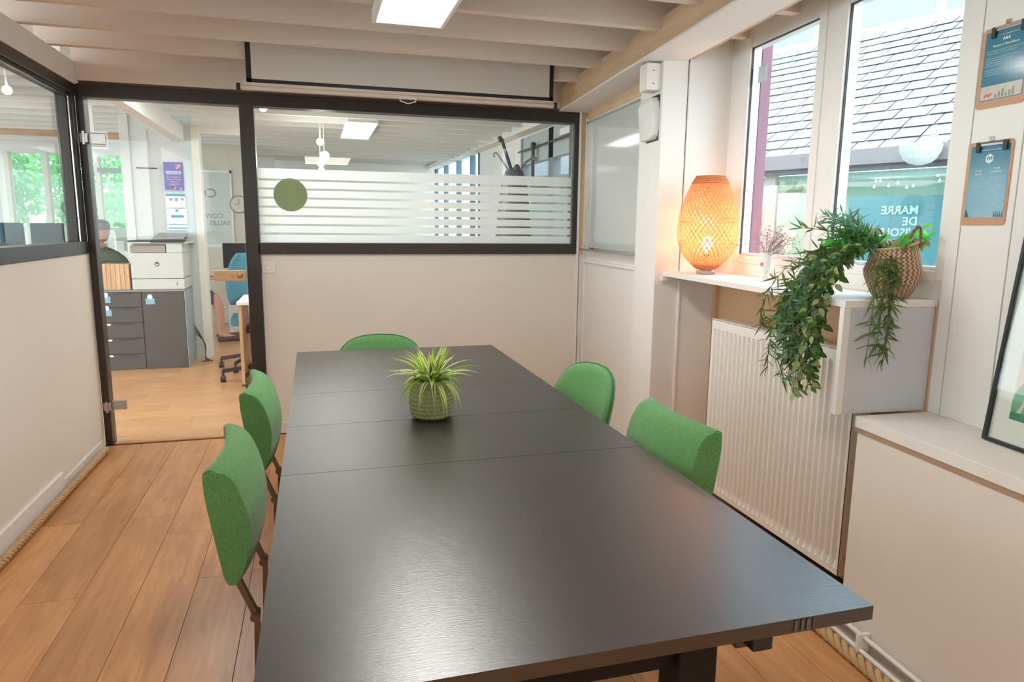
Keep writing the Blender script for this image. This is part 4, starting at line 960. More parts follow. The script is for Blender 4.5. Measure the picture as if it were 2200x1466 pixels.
# ------------------------------------------------------------------ OFFICE beyond the partition
# grey wall with printer corner
b = B(); box(b, -1.72, -1.10, 7.42, 7.52, 0, ZC); wo = struct('wall_office', b, WALLG)
b = B(); box(b, -1.72, -1.64, 7.40, 7.42, 0, ZC, None, .002); obj('pilaster', b, WALLG, wo)
b = B(); box(b, -1.53, -1.49, 7.41, 7.42, 0, 2.2); obj('batten', b, WALLG, wo)
b = B(); box(b, -1.19, -1.10, 7.37, 7.42, 0, ZC, None, .002); obj('column', b, mat('blue_grey_paint', (.60, .65, .67), .6), wo)
b = B(); box(b, -1.10, -1.03, 7.36, 7.52, 0, 2.24, None, .003); struct('door_2', b, mat('door_frame_cream', (.82, .80, .74), .5))
b = B(); box(b, -1.10, -.60, 7.38, 7.46, 2.18, ZC); struct('trim_9', b, JOISTO)
b = B(); box(b, -1.60, -1.42, 7.405, 7.412, 1.84, 1.85); obj('picture_rail', b, BLACK, wo)
# beam through the door
bmb = B(); hexa(bmb, [(-1.46, 4.7, 2.24), (-1.36, 4.7, 2.24), (-1.16, 7.40, 2.10), (-1.26, 7.40, 2.10), (-1.46, 4.7, 2.42), (-1.36, 4.7, 2.42), (-1.16, 7.40, 2.24), (-1.26, 7.40, 2.24)]); struct('ceiling_beam', bmb, JOISTO)
b = B(); box(b, -3.3, -1.75, 9.0, 9.06, 2.27, ZC); struct('trim_10', b, woodmat('orange_pine', (.62, .36, .20), (.5, .27, .14), .6, 'x', 3, 0, .1, False))
# posters
def sheet(name, label, x0, x1, z0, z1, mt, y=7.365):
    t = thing(name, label, 'poster', Matrix.Translation(((x0+x1)/2, y, z0))); b = B(); box(b, x0, x1, y-.002, y, z0, z1); obj('paper', b, mt, t); return t
WP_ = mat('paper_white', (.80, .82, .84), .5)
t = sheet('poster', 'purple poster with white lines of text over the printer', -1.355, -1.185, 1.645, 1.905, mat('purple_poster', (.06, .03, .22), .4, var=0, col2=(.14, .08, .45), scale=14))
b = B(); box(b, -1.335, -1.205, 7.3615, 7.363, 1.792, 1.822); obj('title_strip', b, mat('lilac', (.55, .6, .8), .5), t)
text('title', 'Coworking', .024, MATS['purple_poster'], plane_mat((-1.27, 7.361, 1.807), (1, 0, 0), (0, 0, 1)), t, bold=.02)
for i, s_ in enumerate(('SALLES DE RÉUNION', 'ESPACES PARTAGÉS', 'BUREAUX', 'FORMATIONS')): text('print_line', s_, .014, mat('pink_print', (.75, .5, .75), .5), plane_mat((-1.27, 7.362, 1.765-i*.022), (1, 0, 0), (0, 0, 1)), t)
b = B()
for i in range(14): lathe(b, [(.004+.006*(i % 3), 0), (.004+.006*(i % 3), .001)], 10, Matrix.Translation((-1.345+rnd.random()*.15, 7.3625, 1.655+(.20+.04*rnd.random() if i < 6 else rnd.random()*.03))) @ Matrix.Rotation(PI/2, 4, 'X'))
obj('confetti_dots', b, mat('pink_dot', (.75, .3, .5), .5), t)
TEAL = mat('teal_print', (.03, .28, .36), .5)
t = sheet('poster', 'white notice with teal top band under the purple poster', -1.352, -1.182, 1.48, 1.61, WP_)
b = B(); box(b, -1.352, -1.182, 7.3615, 7.363, 1.588, 1.61); obj('teal_band', b, TEAL, t)
b = B(); box(b, -1.325, -1.29, 7.3615, 7.363, 1.545, 1.57); box(b, -1.275, -1.245, 7.3615, 7.363, 1.54, 1.575); box(b, -1.22, -1.195, 7.3615, 7.363, 1.55, 1.572); obj('small_pictures', b, mat('photo_print', (.35, .3, .38), .5), t)
t = sheet('poster', 'white notice with teal brush stroke just over the printer', -1.352, -1.175, 1.27, 1.47, WP_)
b = B(); box(b, -1.315, -1.205, 7.3615, 7.363, 1.385, 1.41); box(b, -1.275, -1.25, 7.3615, 7.363, 1.44, 1.462); box(b, -1.345, -1.18, 7.3615, 7.363, 1.318, 1.326); box(b, -1.345, -1.18, 7.3615, 7.363, 1.28, 1.292); obj('teal_marks', b, TEAL, t)
# cabinet
CG = mat('taupe_laminate', (.068, .056, .050), .5, var=.05); CGs = mat('blue_grey_side', (.30, .36, .40), .5)
cab = thing('filing_cabinet', 'dark taupe cabinet with drawers and door beyond the glass door, printer on top', 'cabinet', Matrix.Translation((-1.53, 7.1, 0)))
b = B(); box(b, -1.90, -1.175, 6.948, 7.37, 0, .715); obj('body', b, CG, cab)
b = B(); box(b, -1.905, -1.17, 6.93, 7.375, .715, .733, None, .001); obj('top_board', b, mat('cab_top', (.25, .23, .22), .5), cab)
b = B(); box(b, -1.1745, -1.169, 6.93, 7.37, 0, .714); obj('side_panel', b, CGs, cab)
zz = [.0, .145, .29, .435, .575, .712]
for i in range(5):
    b = B(); box(b, -1.895, -1.535, 6.93, 6.948, zz[i]+.003, zz[i+1]-.003, None, .001); d_ = obj('drawer', b, CG, cab)
    b = B(); box(b, -1.76, -1.60, 6.926, 6.931, zz[i+1]-.020, zz[i+1]-.008); obj('finger_grip', b, BLACK, d_)
    if i < 3: b = B(); box(b, -1.875, -1.80, 6.928, 6.93, zz[i+1]-.022, zz[i+1]-.006); lb = obj('label_strip', b, WHITE, d_); lb['label'] = 'white label strip'
b = B(); box(b, -1.529, -1.178, 6.93, 6.948, .003, .71, None, .001); obj('door', b, CG, cab)
NB = mat('note_blue', (.22, .42, .52), .5)
for (x, z, gl) in ((-1.86, .62, 'upper'), (-1.86, .50, 'lower'), (-1.50, .60, 'door')):
    t = thing('sticky_note', {'upper': 'blue and white note at top left of the taupe cabinet', 'lower': 'blue and white note below another at left of the taupe cabinet', 'door': 'blue and white note on the taupe cabinet door'}[gl], 'note', Matrix.Translation((x+.04, 6.927, z)))
    b = B(); box(b, x, x+.075, 6.9265, 6.9285, z, z+.055); obj('blue_card', b, NB, t)
    b = B(); lathe(b, [(.022, 0), (.022, .0015)], 12, Matrix.Translation((x+.038, 6.9262, z+.07)) @ Matrix.Rotation(PI/2, 4, 'X')); obj('white_disc', b, WHITE, t)
# printer
pr = thing('printer', 'white office laser printer standing on the taupe cabinet', 'printer', Matrix.Translation((-1.37, 7.1, .733)))
PRW = mat('printer_white', (.54, .54, .53), .4); 
b = B(); box(b, -1.60, -1.165, 6.93, 7.36, .735, .83, None, .004); obj('paper_tray', b, PRW, pr)
b = B(); box(b, -1.60, -1.165, 6.93, 7.36, .834, 1.065, None, .006); bd = obj('body', b, PRW, pr)
b = B(); box(b, -1.60, -1.165, 7.02, 7.36, 1.066, 1.15, None, .004); box(b, -1.30, -1.165, 6.93, 7.02, 1.066, 1.15, None, .004); obj('upper_body', b, PRW, pr)
b = B(); box(b, -1.60, -1.31, 6.95, 7.03, 1.069, 1.13); obj('output_slot', b, mat('slot_brown', (.33, .27, .23), .6), pr)
b = B(); box(b, -1.61, -1.12, 6.92, 7.36, 1.150, 1.165, None, .003); obj('scanner_deck', b, PRW, pr)
b = B(); box(b, -1.61, -1.34, 6.915, 7.35, 1.166, 1.176, None, .002); box(b, -1.42, -1.14, 6.905, 7.0, 1.160, 1.185, None, .003); box(b, -1.38, -1.18, 7.1, 7.3, 1.185, 1.215, None, .003); obj('black_feeder', b, BLACK, pr)
b = B(); hexa(b, [(-1.42, 6.98, 1.19), (-1.16, 6.98, 1.19), (-1.16, 7.3, 1.235), (-1.42, 7.3, 1.235), (-1.42, 6.98, 1.197), (-1.16, 6.98, 1.197), (-1.16, 7.3, 1.242), (-1.42, 7.3, 1.242)]); obj('feeder_tray', b, mat('grey_tray', (.35, .36, .37), .4), pr)
b = B(); box(b, -1.23, -1.226, 6.927, 6.93, .77, .80); obj('tray_mark', b, BLACK, pr)
b = B(); lathe(b, [(.021, 0), (.021, .002)], 24, Matrix.Translation((-1.385, 6.93, .963)) @ Matrix.Rotation(PI/2, 4, 'X')); em = obj('emblem', b, BLACK, pr)
tt = text('emblem_letters', 'hp', .033, mat('emblem_white', (.75, .75, .75), .5), plane_mat((-1.386, 6.9275, .963), (1, 0, 0), (.25, 0, 1)), pr, bold=.02)
# wooden box
wbx = thing('wooden_organiser', 'slatted pale wooden box beside the printer on the cabinet', 'box', Matrix.Translation((-1.74, 7.05, .733)))
PN = woodmat('pine_slat', (.68, .42, .24), (.56, .32, .17), .55, 'z', 4, .06, .1, False)
for i in range(6): b = B(); box(b, -1.845+i*.0375, -1.845+i*.0375+.035, 6.95, 6.962, .735, .965, None, .001); obj('slat', b, PN, wbx)
b = B(); box(b, -1.845, -1.622, 6.963, 7.18, .735, .965); obj('box_body', b, PN, wbx)
b = B(); box(b, -1.80, -1.66, 6.98, 7.16, .9655, .967); obj('dark_opening', b, mat('box_inside', (.25, .14, .08), .8), wbx)
# cables
cbl = thing('cable_tangle', 'tangled dark cables on the floor by the office door frame', 'cable', Matrix.Translation((-1.05, 7.3, 0)))
b = B()
for k in range(4):
    P = [(-1.165, 7.3, .35-.03*k), (-1.10, 7.28+.01*k, .22), (-1.03+.01*k, 7.25, .15), (-1.06, 7.22, .05), (-1.12-.02*k, 7.2, .012), (-1.0+.02*k, 7.18, .010), (-1.10+.03*k, 7.15, .010)]
    PP = [bez([Vector(q) for q in P], i/16) for i in range(17)]; tube(b, PP, .004, 5)
obj('cable', b, BLACK, cbl)
# room past the second door: window, clock, far wall
b = B(); box(b, -1.36, -1.10, 10.0, 10.1, 0, 1.05); box(b, -1.03, -.74, 10.0, 10.1, 0, ZC); box(b, -1.5, -1.03, 10, 10.1, 2.02, ZC); struct('wall_far', b, mat('beige_wall', (.72, .66, .56), .7))
w5 = thing('window_5', None, None, kind='structure')
b = B(); box(b, -1.05, -1.03, 9.98, 10.06, 1.0, 2.02); box(b, -1.5, -1.03, 9.98, 10.06, 1.99, 2.02); box(b, -1.5, -1.03, 9.98, 10.06, 1.02, 1.06); obj('window_frame', b, WHITE, w5)
b = B(); box(b, -1.5, -1.05, 10.02, 10.026, .3, 2.0); pn_ = obj('pane', b, GLASS, w5)
LET = mat('grey_lettering', (.28, .30, .30), .6)
text('window_lettering', 'COWORKING', .085, LET, plane_mat((-1.155, 10.012, 1.43), (1, 0, 0), (0, 0, 1)), w5, mirror=True, align='LEFT', bold=.012)
text('window_lettering', 'SALLES', .085, LET, plane_mat((-1.075, 10.012, 1.335), (1, 0, 0), (0, 0, 1)), w5, mirror=True, align='LEFT', bold=.012)
text('window_lettering', 'CO', .17, LET, plane_mat((-1.22, 10.012, 1.72), (1, 0, 0), (0, 0, 1)), w5, mirror=True, align='LEFT', bold=.012)
ck = thing('wall_clock', 'round wall clock with thin dark rim in the room beyond office doorway', 'clock', Matrix.Translation((-.95, 10, 1.58)))
b = B(); lathe(b, [(.11, 0), (.115, .012), (.105, .014)], 32, Matrix.Translation((-.95, 9.985, 1.585)) @ Matrix.Rotation(PI/2, 4, 'X')); obj('rim', b, mat('clock_rim', (.18, .12, .11), .5), ck)
b = B(); lathe(b, [(.104, 0), (.104, .002)], 32, Matrix.Translation((-.95, 9.972, 1.585)) @ Matrix.Rotation(PI/2, 4, 'X')); obj('dial', b, MATS['beige_wall'], ck)
b = B(); box(b, -.952, -.948, 9.966, 9.969, 1.585, 1.66); box(b, -1.0, -.95, 9.966, 9.969, 1.583, 1.587); obj('hands', b, BLACK, ck)
# desk end and office chair
dk = thing('desk', 'pale wooden desk end just beyond the glass door on right', 'desk', Matrix.Translation((-.4, 6.0, 0)))
DW = woodmat('desk_oak', (.62, .38, .2), (.5, .28, .14), .5, 'z', 3, 0, .1, False)
b = B(); box(b, -.61, -.585, 5.9, 6.5, 0, .69, None, .001); obj('end_panel', b, DW, dk)
b = B(); box(b, -.62, .35, 5.88, 6.52, .69, .715, None, .002); obj('desk_top', b, mat('desk_top_white', (.75, .72, .68), .5), dk)
b = B(); box(b, .32, .345, 5.9, 6.5, 0, .69, None, .001); obj('end_panel', b, DW, dk)
oc = thing('office_chair', 'blue mesh office swivel chair with five-star castor base', 'chair', Matrix.Translation((-.60, 6.75, 0)))
BLU = mat('blue_fabric', (.035, .17, .24), .8, var=.1, scale=60)
b = B(); R_ = []
for j in range(9):
    t = j/8; hw = .05+.105*math.sin(PI*(t*.75+.25))**.7; R_.append([b.verts.new((-.62+(-1+2*i/8)*hw, 6.60+.03*(1-((-1+2*i/8))**2)-.04*t, .62+.46*t)) for i in range(9)])
for j in range(8):
    for i in range(8): b.faces.new((R_[j][i], R_[j][i+1], R_[j+1][i+1], R_[j+1][i]))
ob = obj('backrest', b, BLU, oc, smooth=True); md = ob.modifiers.new('solid', 'SOLIDIFY'); md.thickness = .035
b = B(); hexa(b, [(-.75, 6.60, .42), (-.47, 6.60, .42), (-.45, 7.02, .42), (-.77, 7.02, .42), (-.75, 6.60, .49), (-.47, 6.60, .49), (-.45, 7.02, .49), (-.77, 7.02, .49)]); obj('seat', b, BLU, oc)
b = B(); hexa(b, [(-.66, 6.55, .40), (-.60, 6.55, .40), (-.60, 6.62, .40), (-.66, 6.62, .40), (-.70, 6.60, .80), (-.62, 6.60, .80), (-.62, 6.63, .80), (-.70, 6.63, .80)]); tube(b, [(-.61, 6.8, .12), (-.61, 6.8, .42)], .022, 10); obj('spine', b, BLACK, oc)
for k in range(5):
    a = 2*PI*k/5+.5; ex, ey = -.61+.27*math.cos(a), 6.8+.27*math.sin(a); b = B(); bar = [Vector((-.61, 6.8, .13)), Vector((ex, ey, .09))]; tube(b, bar, .017, 6); tube(b, [(ex, ey, .09), (ex, ey, .05)], .01, 6); ar = obj('base_arm', b, BLACK, oc)
    b = B(); tube(b, [(ex-.02, ey, .028), (ex+.02, ey, .028)], .026, 12); obj('castor', b, BLACK, ar)
# nearer swivel base seen by the door post
oc2 = thing('office_chair', 'dark office swivel chair tucked beside the pale desk, castors showing', 'chair', Matrix.Translation((-.62, 6.15, 0)))
b = B(); tube(b, [(-.50, 6.2, .10), (-.50, 6.2, .42)], .022, 10); box(b, -.7, -.3, 6.1, 6.1001, .42, .4201); obj('gas_lift', b, BLACK, oc2)
for k in range(5):
    a = 2*PI*k/5+.62; ex, ey = -.50+.29*math.cos(a), 6.2+.29*math.sin(a); b = B(); tube(b, [Vector((-.50, 6.2, .13)), Vector((ex, ey, .095))], .018, 6); tube(b, [(ex, ey, .10), (ex, ey, .05)], .012, 6); ar = obj('base_arm', b, BLACK, oc2)
    b = B(); tube(b, [(ex-.02, ey, .027), (ex+.02, ey, .027)], .027, 12); obj('castor', b, BLACK, ar)
b = B(); box(b, -.58, -.2, 6.12, 6.5, .42, .48, None, .02); obj('seat', b, BLACK, oc2)
# dark monitor beyond
mo = thing('monitor', 'dark computer screen behind the blue chair in the back room', 'monitor', Matrix.Translation((-.83, 8.3, .72)))
b = B(); box(b, -1.07, -.66, 9.0, 9.02, .80, 1.10, None, .004); obj('screen', b, mat('screen_dark', (.02, .03, .04), .6, spec=.2), mo); b = B(); box(b, -.88, -.84, 9.02, 9.04, .74, .9); box(b, -.96, -.78, 8.95, 9.08, .735, .745); obj('stand', b, BLACK, mo)
dk2 = thing('desk', 'white desk in the back room carrying the dark monitor', 'desk', Matrix.Translation((-.7, 8.4, 0)))
b = B(); box(b, -1.1, -.1, 8.8, 9.4, .705, .733, None, .002); obj('desk_top', b, WHITE, dk2)
for x in (-1.02, -.16): b = B(); box(b, x, x+.04, 8.82, 9.38, 0, .704); obj('leg', b, WHITE, dk2)

# ------------------------------------------------------------------ people (skin modifier bodies)
def skin_body(name, joints, edges, mt, parent, sub=2, root=0):
    me = bpy.data.meshes.new(name); me.from_pydata([j[0] for j in joints], edges, []); o = bpy.data.objects.new(name, me); COL.objects.link(o)
    md = o.modifiers.new('skin', 'SKIN'); md.use_smooth_shade = True
    sv = me.skin_vertices[0].data
    for i, j in enumerate(joints): r = j[1]; sv[i].radius = r if isinstance(r, tuple) else (r, r); sv[i].use_root = (i == root)
    ms = o.modifiers.new('sub', 'SUBSURF'); ms.levels = sub; ms.render_levels = sub
    dg = bpy.context.evaluated_depsgraph_get(); dg.update(); m2 = bpy.data.meshes.new_from_object(o.evaluated_get(dg)); bpy.data.objects.remove(o)
    m2.name = name; m2.materials.clear(); m2.materials.append(mt); o = bpy.data.objects.new(name, m2); COL.objects.link(o); o.parent = parent; WM[o.name] = WM[parent.name]
    return o
SKIN = mat('skin', (.62, .33, .25), .55, var=.05)
def seated_person(label, M, shirt, trousers, cap=None, hair=None, barelegs=False):
    """seat at z=.45, faces +y, origin on the floor below the hips"""
    t = thing('person', label, 'person', M)
    J = [((0, 0, .50), (.15, .11)), ((0, .0, .66), (.14, .10)), ((0, .01, .86), (.17, .11)), ((0, .02, .98), (.14, .085)), ((0, .03, 1.05), .055), ((0, .045, 1.10), .052)]
    E = [(0, 1), (1, 2), (2, 3), (3, 4), (4, 5)]
    for s in (-1, 1):
        k = len(J); J += [((s*.19, .02, .95), .06), ((s*.24, .06, .72), .048), ((s*.20, .27, .70), .038), ((s*.17, .36, .72), .028)]; E += [(3, k), (k, k+1), (k+1, k+2), (k+2, k+3)]
        k = len(J); J += [((s*.10, .03, .50), .095), ((s*.12, .42, .50), .068), ((s*.12, .44, .28), .052), ((s*.12, .43, .09), .040), ((s*.12, .52, .05), .036), ((s*.12, .60, .035), .028)]; E += [(0, k), (k, k+1), (k+1, k+2), (k+2, k+3), (k+3, k+4), (k+4, k+5)]
    body = skin_body('body', J, E, SKIN, t)
    body.data.materials.append(shirt); body.data.materials.append(trousers)
    for p in body.data.polygons:
        c = p.center
        if c.z > .60 and c.z < 1.045 and c.y < .26: p.material_index = 1
        elif c.z <= .60 and (c.y < .38 or (not barelegs and c.z > .08)): p.material_index = 2
    # shirt and trousers follow the body
    JS = [(j[0], tuple(x+.03 for x in j[1]) if isinstance(j[1], tuple) else j[1]+.03) for j in J[:4]]; ES = [(0, 1), (1, 2), (2, 3)]
    for s, b0 in ((-1, 6), (1, 16)):
        k = len(JS); JS += [(J[b0][0], .10), (J[b0+1][0], .075), ((J[b0+2][0][0], J[b0+2][0][1]-.06, J[b0+2][0][2]), .05)]; ES += [(3, k), (k, k+1), (k+1, k+2)]
    skin_body('shirt', JS, ES, shirt, t)
    JT = [((0, 0, .49), (.165, .125))]; ET = []
    for b0 in (10, 20):
        k = len(JT); JT += [(J[b0][0], .108), (J[b0+1][0], .08)]; ET += [(0, k), (k, k+1)]
        if not barelegs: JT += [(J[b0+2][0], .062), (J[b0+3][0], .052)]; ET += [(k+1, k+2), (k+2, k+3)]
    skin_body('trousers', JT, ET, trousers, t)
    # head
    b = B(); bmesh.ops.create_uvsphere(b, u_segments=20, v_segments=14, radius=1)
    for v in b.verts:
        x, y, z = v.co; zz_ = z*.118; w_ = .074*(1-.18*max(0, -z)); yy_ = y*.092
        if y > .8 and abs(x) < .25: yy_ += .016*max(0, 1-abs(z+.08)*3.2)
        if y > .5 and z < -.55: yy_ += .006
        v.co = (x*w_, yy_+.055, zz_+1.215)
    hd = obj('head', b, SKIN, t, local=True, smooth=True)
    for s in (-1, 1):
        b = B(); bmesh.ops.create_uvsphere(b, u_segments=8, v_segments=6, radius=.009, matrix=Matrix.Translation((s*.028, .135, 1.225))); obj('eye', b, BLACK, hd, local=True)
        b = B(); bmesh.ops.create_uvsphere(b, u_segments=8, v_segments=6, radius=.024, matrix=Matrix.Translation((s*.074, .05, 1.21)) @ Matrix.Diagonal((.35, .6, 1.1, 1))); obj('ear', b, SKIN, hd, local=True)
    b = B(); box(b, -.022, .022, .134, .142, 1.165, 1.171); obj('mouth', b, mat('lips', (.45, .16, .14), .5), hd, local=True)
    if hair:
        b = B(); lathe(b, [(.083, -.02), (.086, .03), (.074, .08), (.04, .115), (0, .125)], 20, Matrix.Translation((0, .042, 1.215)) @ Matrix.Diagonal((.95, 1.12, 1, 1))); obj('hair', b, hair, t, local=True, smooth=True)
    if cap:
        b = B(); lathe(b, [(.086, .02), (.094, .045), (.088, .09), (.05, .122), (0, .13)], 20, Matrix.Translation((0, .042, 1.215)) @ Matrix.Diagonal((.98, 1.12, 1, 1))); box(b, -.06, .06, .12, .195, 1.238, 1.247, None, .003); obj('flat_cap', b, cap, t, local=True, smooth=.7)
    # hands
    for s in (-1, 1):
        b = B(); base = Vector((s*.165, .385, .725)); box(b, base.x-.035, base.x+.035, base.y-.03, base.y+.045, base.z-.012, base.z+.012, None, .008)
        for f, (dx, l) in enumerate(((-.026, .06), (-.009, .07), (.009, .066), (.026, .052))): tube(b, [base+Vector((dx, .04, 0)), base+Vector((dx*1.1, .04+l*.55, -.006)), base+Vector((dx*1.1, .04+l, -.022))], [.0085, .008, .006], 8)
        tube(b, [base+Vector((-s*.03, -.01, 0)), base+Vector((-s*.055, .02, -.005)), base+Vector((-s*.06, .045, -.012))], [.011, .0095, .007], 8); obj('hand', b, SKIN, t, local=True, smooth=.8)
    if True:
        for s in (-1, 1): b = B(); box(b, s*.12-.045, s*.12+.045, .40, .66, 0, .06, None, .02); obj('shoe', b, mat('shoe_dark', (.06, .05, .05), .5), t, local=True, smooth=.8)
    return t
seated_person('seated person in grey flat cap and olive green shirt, seen from behind through glass door', Matrix.Translation((-2.24, 8.45, .02)) @ Matrix.Rotation(-.35, 4, 'Z'), mat('olive_shirt', (.11, .14, .09), .85), mat('dark_trousers', (.05, .05, .06), .85), cap=mat('grey_cap', (.20, .18, .18), .9, bump=.5, bscale=200))
seated_person('seated person with bare lower leg behind the office door frame', Matrix.Translation((-1.52, 8.45, 0)) @ Matrix.Rotation(-1.4, 4, 'Z'), mat('grey_top', (.25, .24, .25), .85), mat('dark_shorts', (.08, .08, .1), .85), hair=mat('brown_hair', (.08, .05, .03), .8), barelegs=True)
st_ = thing('stool', 'low stool under the person with a bare leg', 'stool', Matrix.Translation((-1.52, 8.45, 0)))
b = B(); lathe(b, [(.17, .38), (.17, .41)], 24, Matrix.Translation((-1.52, 8.45, 0))); obj('seat', b, BLACK, st_)
for k in range(4): a = PI/4+k*PI/2; b = B(); tube(b, [(-1.52+.13*math.cos(a), 8.45+.13*math.sin(a), .38), (-1.52+.16*math.cos(a), 8.45+.16*math.sin(a), 0)], .012, 8); obj('leg', b, BLACK, st_)
# chair carrying the capped person
oc3 = thing('armchair', 'dark grey high-sided chair under the person in grey cap', 'chair', Matrix.Translation((-2.24, 8.4, 0)))
GR = mat('dark_grey_fabric', (.09, .085, .09), .85)
b = B(); box(b, -2.50, -1.98, 8.10, 8.20, .10, .93, None, .03); obj('backrest', b, GR, oc3, smooth=.7)
b = B(); box(b, -2.48, -2.0, 8.21, 8.72, .12, .40, None, .03); obj('seat', b, GR, oc3, smooth=.7)
for x in (-2.46, -2.06):
    for y in (8.14, 8.66): b = B(); box(b, x, x+.04, y, y+.04, 0, .12); obj('leg', b, BLACK, oc3)

# ------------------------------------------------------------------ office window band and left glimpses
b = B(); box(b, -6, -3.75, 10.5, 10.6, 0, ZC); box(b, -3.75, -1.9, 10.5, 10.6, 0, .95); box(b, -3.75, -1.36, 10.5, 10.6, 2.2, ZC); struct('wall_office_far', b, JOISTO)
w6 = thing('window_6', None, None, kind='structure')
CRP = mat('cream_post_office', (.78, .76, .66), .6)
for x in (-3.75, -3.32, -2.86, -2.72, -2.40, -2.12, -1.9): b = B(); box(b, x-.03, x+.03, 10.46, 10.56, .95 if x < -2.7 else 0, 2.2, None, .003); obj('mullion', b, CRP, w6)
b = B(); box(b, -3.75, -1.9, 10.5, 10.506, .95, 2.2); obj('pane', b, GLASS, w6)
b = B(); box(b, -2.72, -1.9, 10.45, 10.55, 1.98, 2.04); obj('door_head', b, mat('grey_metal', (.3, .3, .3), .4), w6)
text('window_lettering', 'CO', .30, LET, plane_mat((-2.98, 10.49, 1.50), (1, 0, 0), (0, 0, 1)), w6, mirror=True)
ex = thing('exit_sign', 'small green exit sign over the far glass doors', 'sign', Matrix.Translation((-2.40, 9.02, 2.0)))
b = B(); box(b, -2.50, -2.33, 9.0, 9.02, 1.985, 2.065, None, .003); obj('housing', b, WHITE, ex)
b = B(); box(b, -2.49, -2.40, 8.997, 9.0, 1.995, 2.055); pict = obj('green_face', b, emat('exit_green', (.02, .45, .38), .9), ex)
b = B(); box(b, -2.452, -2.440, 8.995, 8.9965, 2.005, 2.035); lathe(b, [(.006, 0), (.006, .001)], 8, Matrix.Translation((-2.446, 8.9965, 2.045)) @ Matrix.Rotation(PI/2, 4, 'X')); box(b, -2.43, -2.412, 8.995, 8.9965, 2.003, 2.045); obj('running_figure', b, WHITE, pict)
b = B(); tube(b, [(-2.41, 9.01, 2.065), (-2.41, 9.01, 2.43)], .005, 6); obj('stem', b, WHITE, ex)
vg = thing('air_vent', 'brown square vent grille in white frame on the office ceiling side', 'vent', Matrix.Translation((-2.4, 8.0, 2.15)))
b = B(); box(b, -1.96, -1.72, 7.0, 7.02, 1.97, 2.12, None, .003); obj('frame', b, WHITE, vg)
b = B()
for i in range(8): box(b, -1.95, -1.73, 6.99, 7.0, 1.985+i*.0155, 1.985+i*.0155+.011)
obj('grille', b, mat('vent_brown', (.36, .28, .24), .6), vg)
b = B(); box(b, -1.86, -1.82, 7.0, 7.02, 2.12, ZC); obj('hanger', b, WHITE, vg)
# desk row with monitors in the left glass
dk3 = thing('desk', 'long white desk seen through the left glass', 'desk', Matrix.Translation((-2.9, 8.2, 0)))
b = B(); box(b, -3.5, -2.55, 7.9, 8.6, .80, .83, None, .002); obj('desk_top', b, WHITE, dk3)
for x in (-3.45, -2.62): b = B(); box(b, x, x+.04, 7.95, 8.55, 0, .80); obj('leg', b, WHITE, dk3)
for i, (x, lab) in enumerate(((-2.98, 'left black monitor on white desk seen through the left glass'), (-2.62, 'right black monitor on white desk seen through the left glass'))):
    mo = thing('monitor', lab, 'monitor', Matrix.Translation((x, 8.2, .83)))
    b = B(); box(b, x-.17, x+.13, 8.2, 8.225, 1.03, 1.32, None, .004); obj('screen', b, MATS['screen_dark'], mo); b = B(); box(b, x-.04, x, 8.22, 8.24, .84, 1.1); box(b, x-.12, x+.08, 8.15, 8.3, .8305, .842); obj('stand', b, BLACK, mo)
dp = thing('desk_plant', 'small leafy plant in dark pot between the monitors beyond left glass', 'plant', Matrix.Translation((-2.78, 8.0, .83)))
b = B(); lathe(b, [(.05, 0), (.06, .10), (.055, .10), (.05, .09)], 16); obj('pot', b, BLACK, dp, local=True)
for i in range(26):
    b = B(); a = i*2.4; strip_leaf(b, (0, 0, .09), a, rnd.uniform(.16, .26), rnd.uniform(.6, 1.4), 1.0, .014, 6); obj('leaf', b, [IV[0], IV[2]], dp, local=True)
# cables of bulbs / pendant cluster seen through the long window
pc = thing('pendant_cluster', 'cluster of three glowing glass pendants hanging in office beyond the long window', 'lamp', Matrix.Translation((.1, 7.2, 1.85)))
b = B()
for (x, z) in ((.09, 2.10), (.12, 1.98), (.08, 1.88)): tube(b, [(x, 7.2, z), (x, 7.2, 2.43)], .003, 5)
obj('cord', b, WHITE, pc)
PB = emat('pendant_glow', (1, .98, .94), 9)
for (x, z, r) in ((.085, 2.13, .035), (.125, 2.00, .045), (.085, 1.93, .038), (.09, 1.865, .028)):
    b = B(); bmesh.ops.create_uvsphere(b, u_segments=14, v_segments=10, radius=r, matrix=Matrix.Translation((x, 7.2, z))); obj('globe', b, PB, pc, smooth=True)
l2 = bpy.data.lights.new('pendant_light', 'POINT'); l2.energy = 5; l2.color = (1, .95, .88); l2.shadow_soft_size = .1; lo = bpy.data.objects.new('pendant_light', l2); COL.objects.link(lo); lo.location = (.1, 7.0, 1.9)
# office round spot lamps seen at the frame corner
for (x, y, z, lb) in ((-.31, 5.25, 2.13, 'small round glowing spot lamp on ceiling just behind the long window corner'), (-1.85, 5.3, 2.16, 'small round glowing spot lamp seen through the left glass')):
    t = thing('spot_lamp', lb, 'lamp', Matrix.Translation((x, y, z)))
    b = B(); bmesh.ops.create_uvsphere(b, u_segments=12, v_segments=8, radius=.028, matrix=Matrix.Translation((x, y, z))); obj('glass_bulb', b, PB, t, smooth=True)
    b = B(); tube(b, [(x, y, z+.02), (x, y, 2.43)], .008, 8); obj('stem', b, WHITE, t)
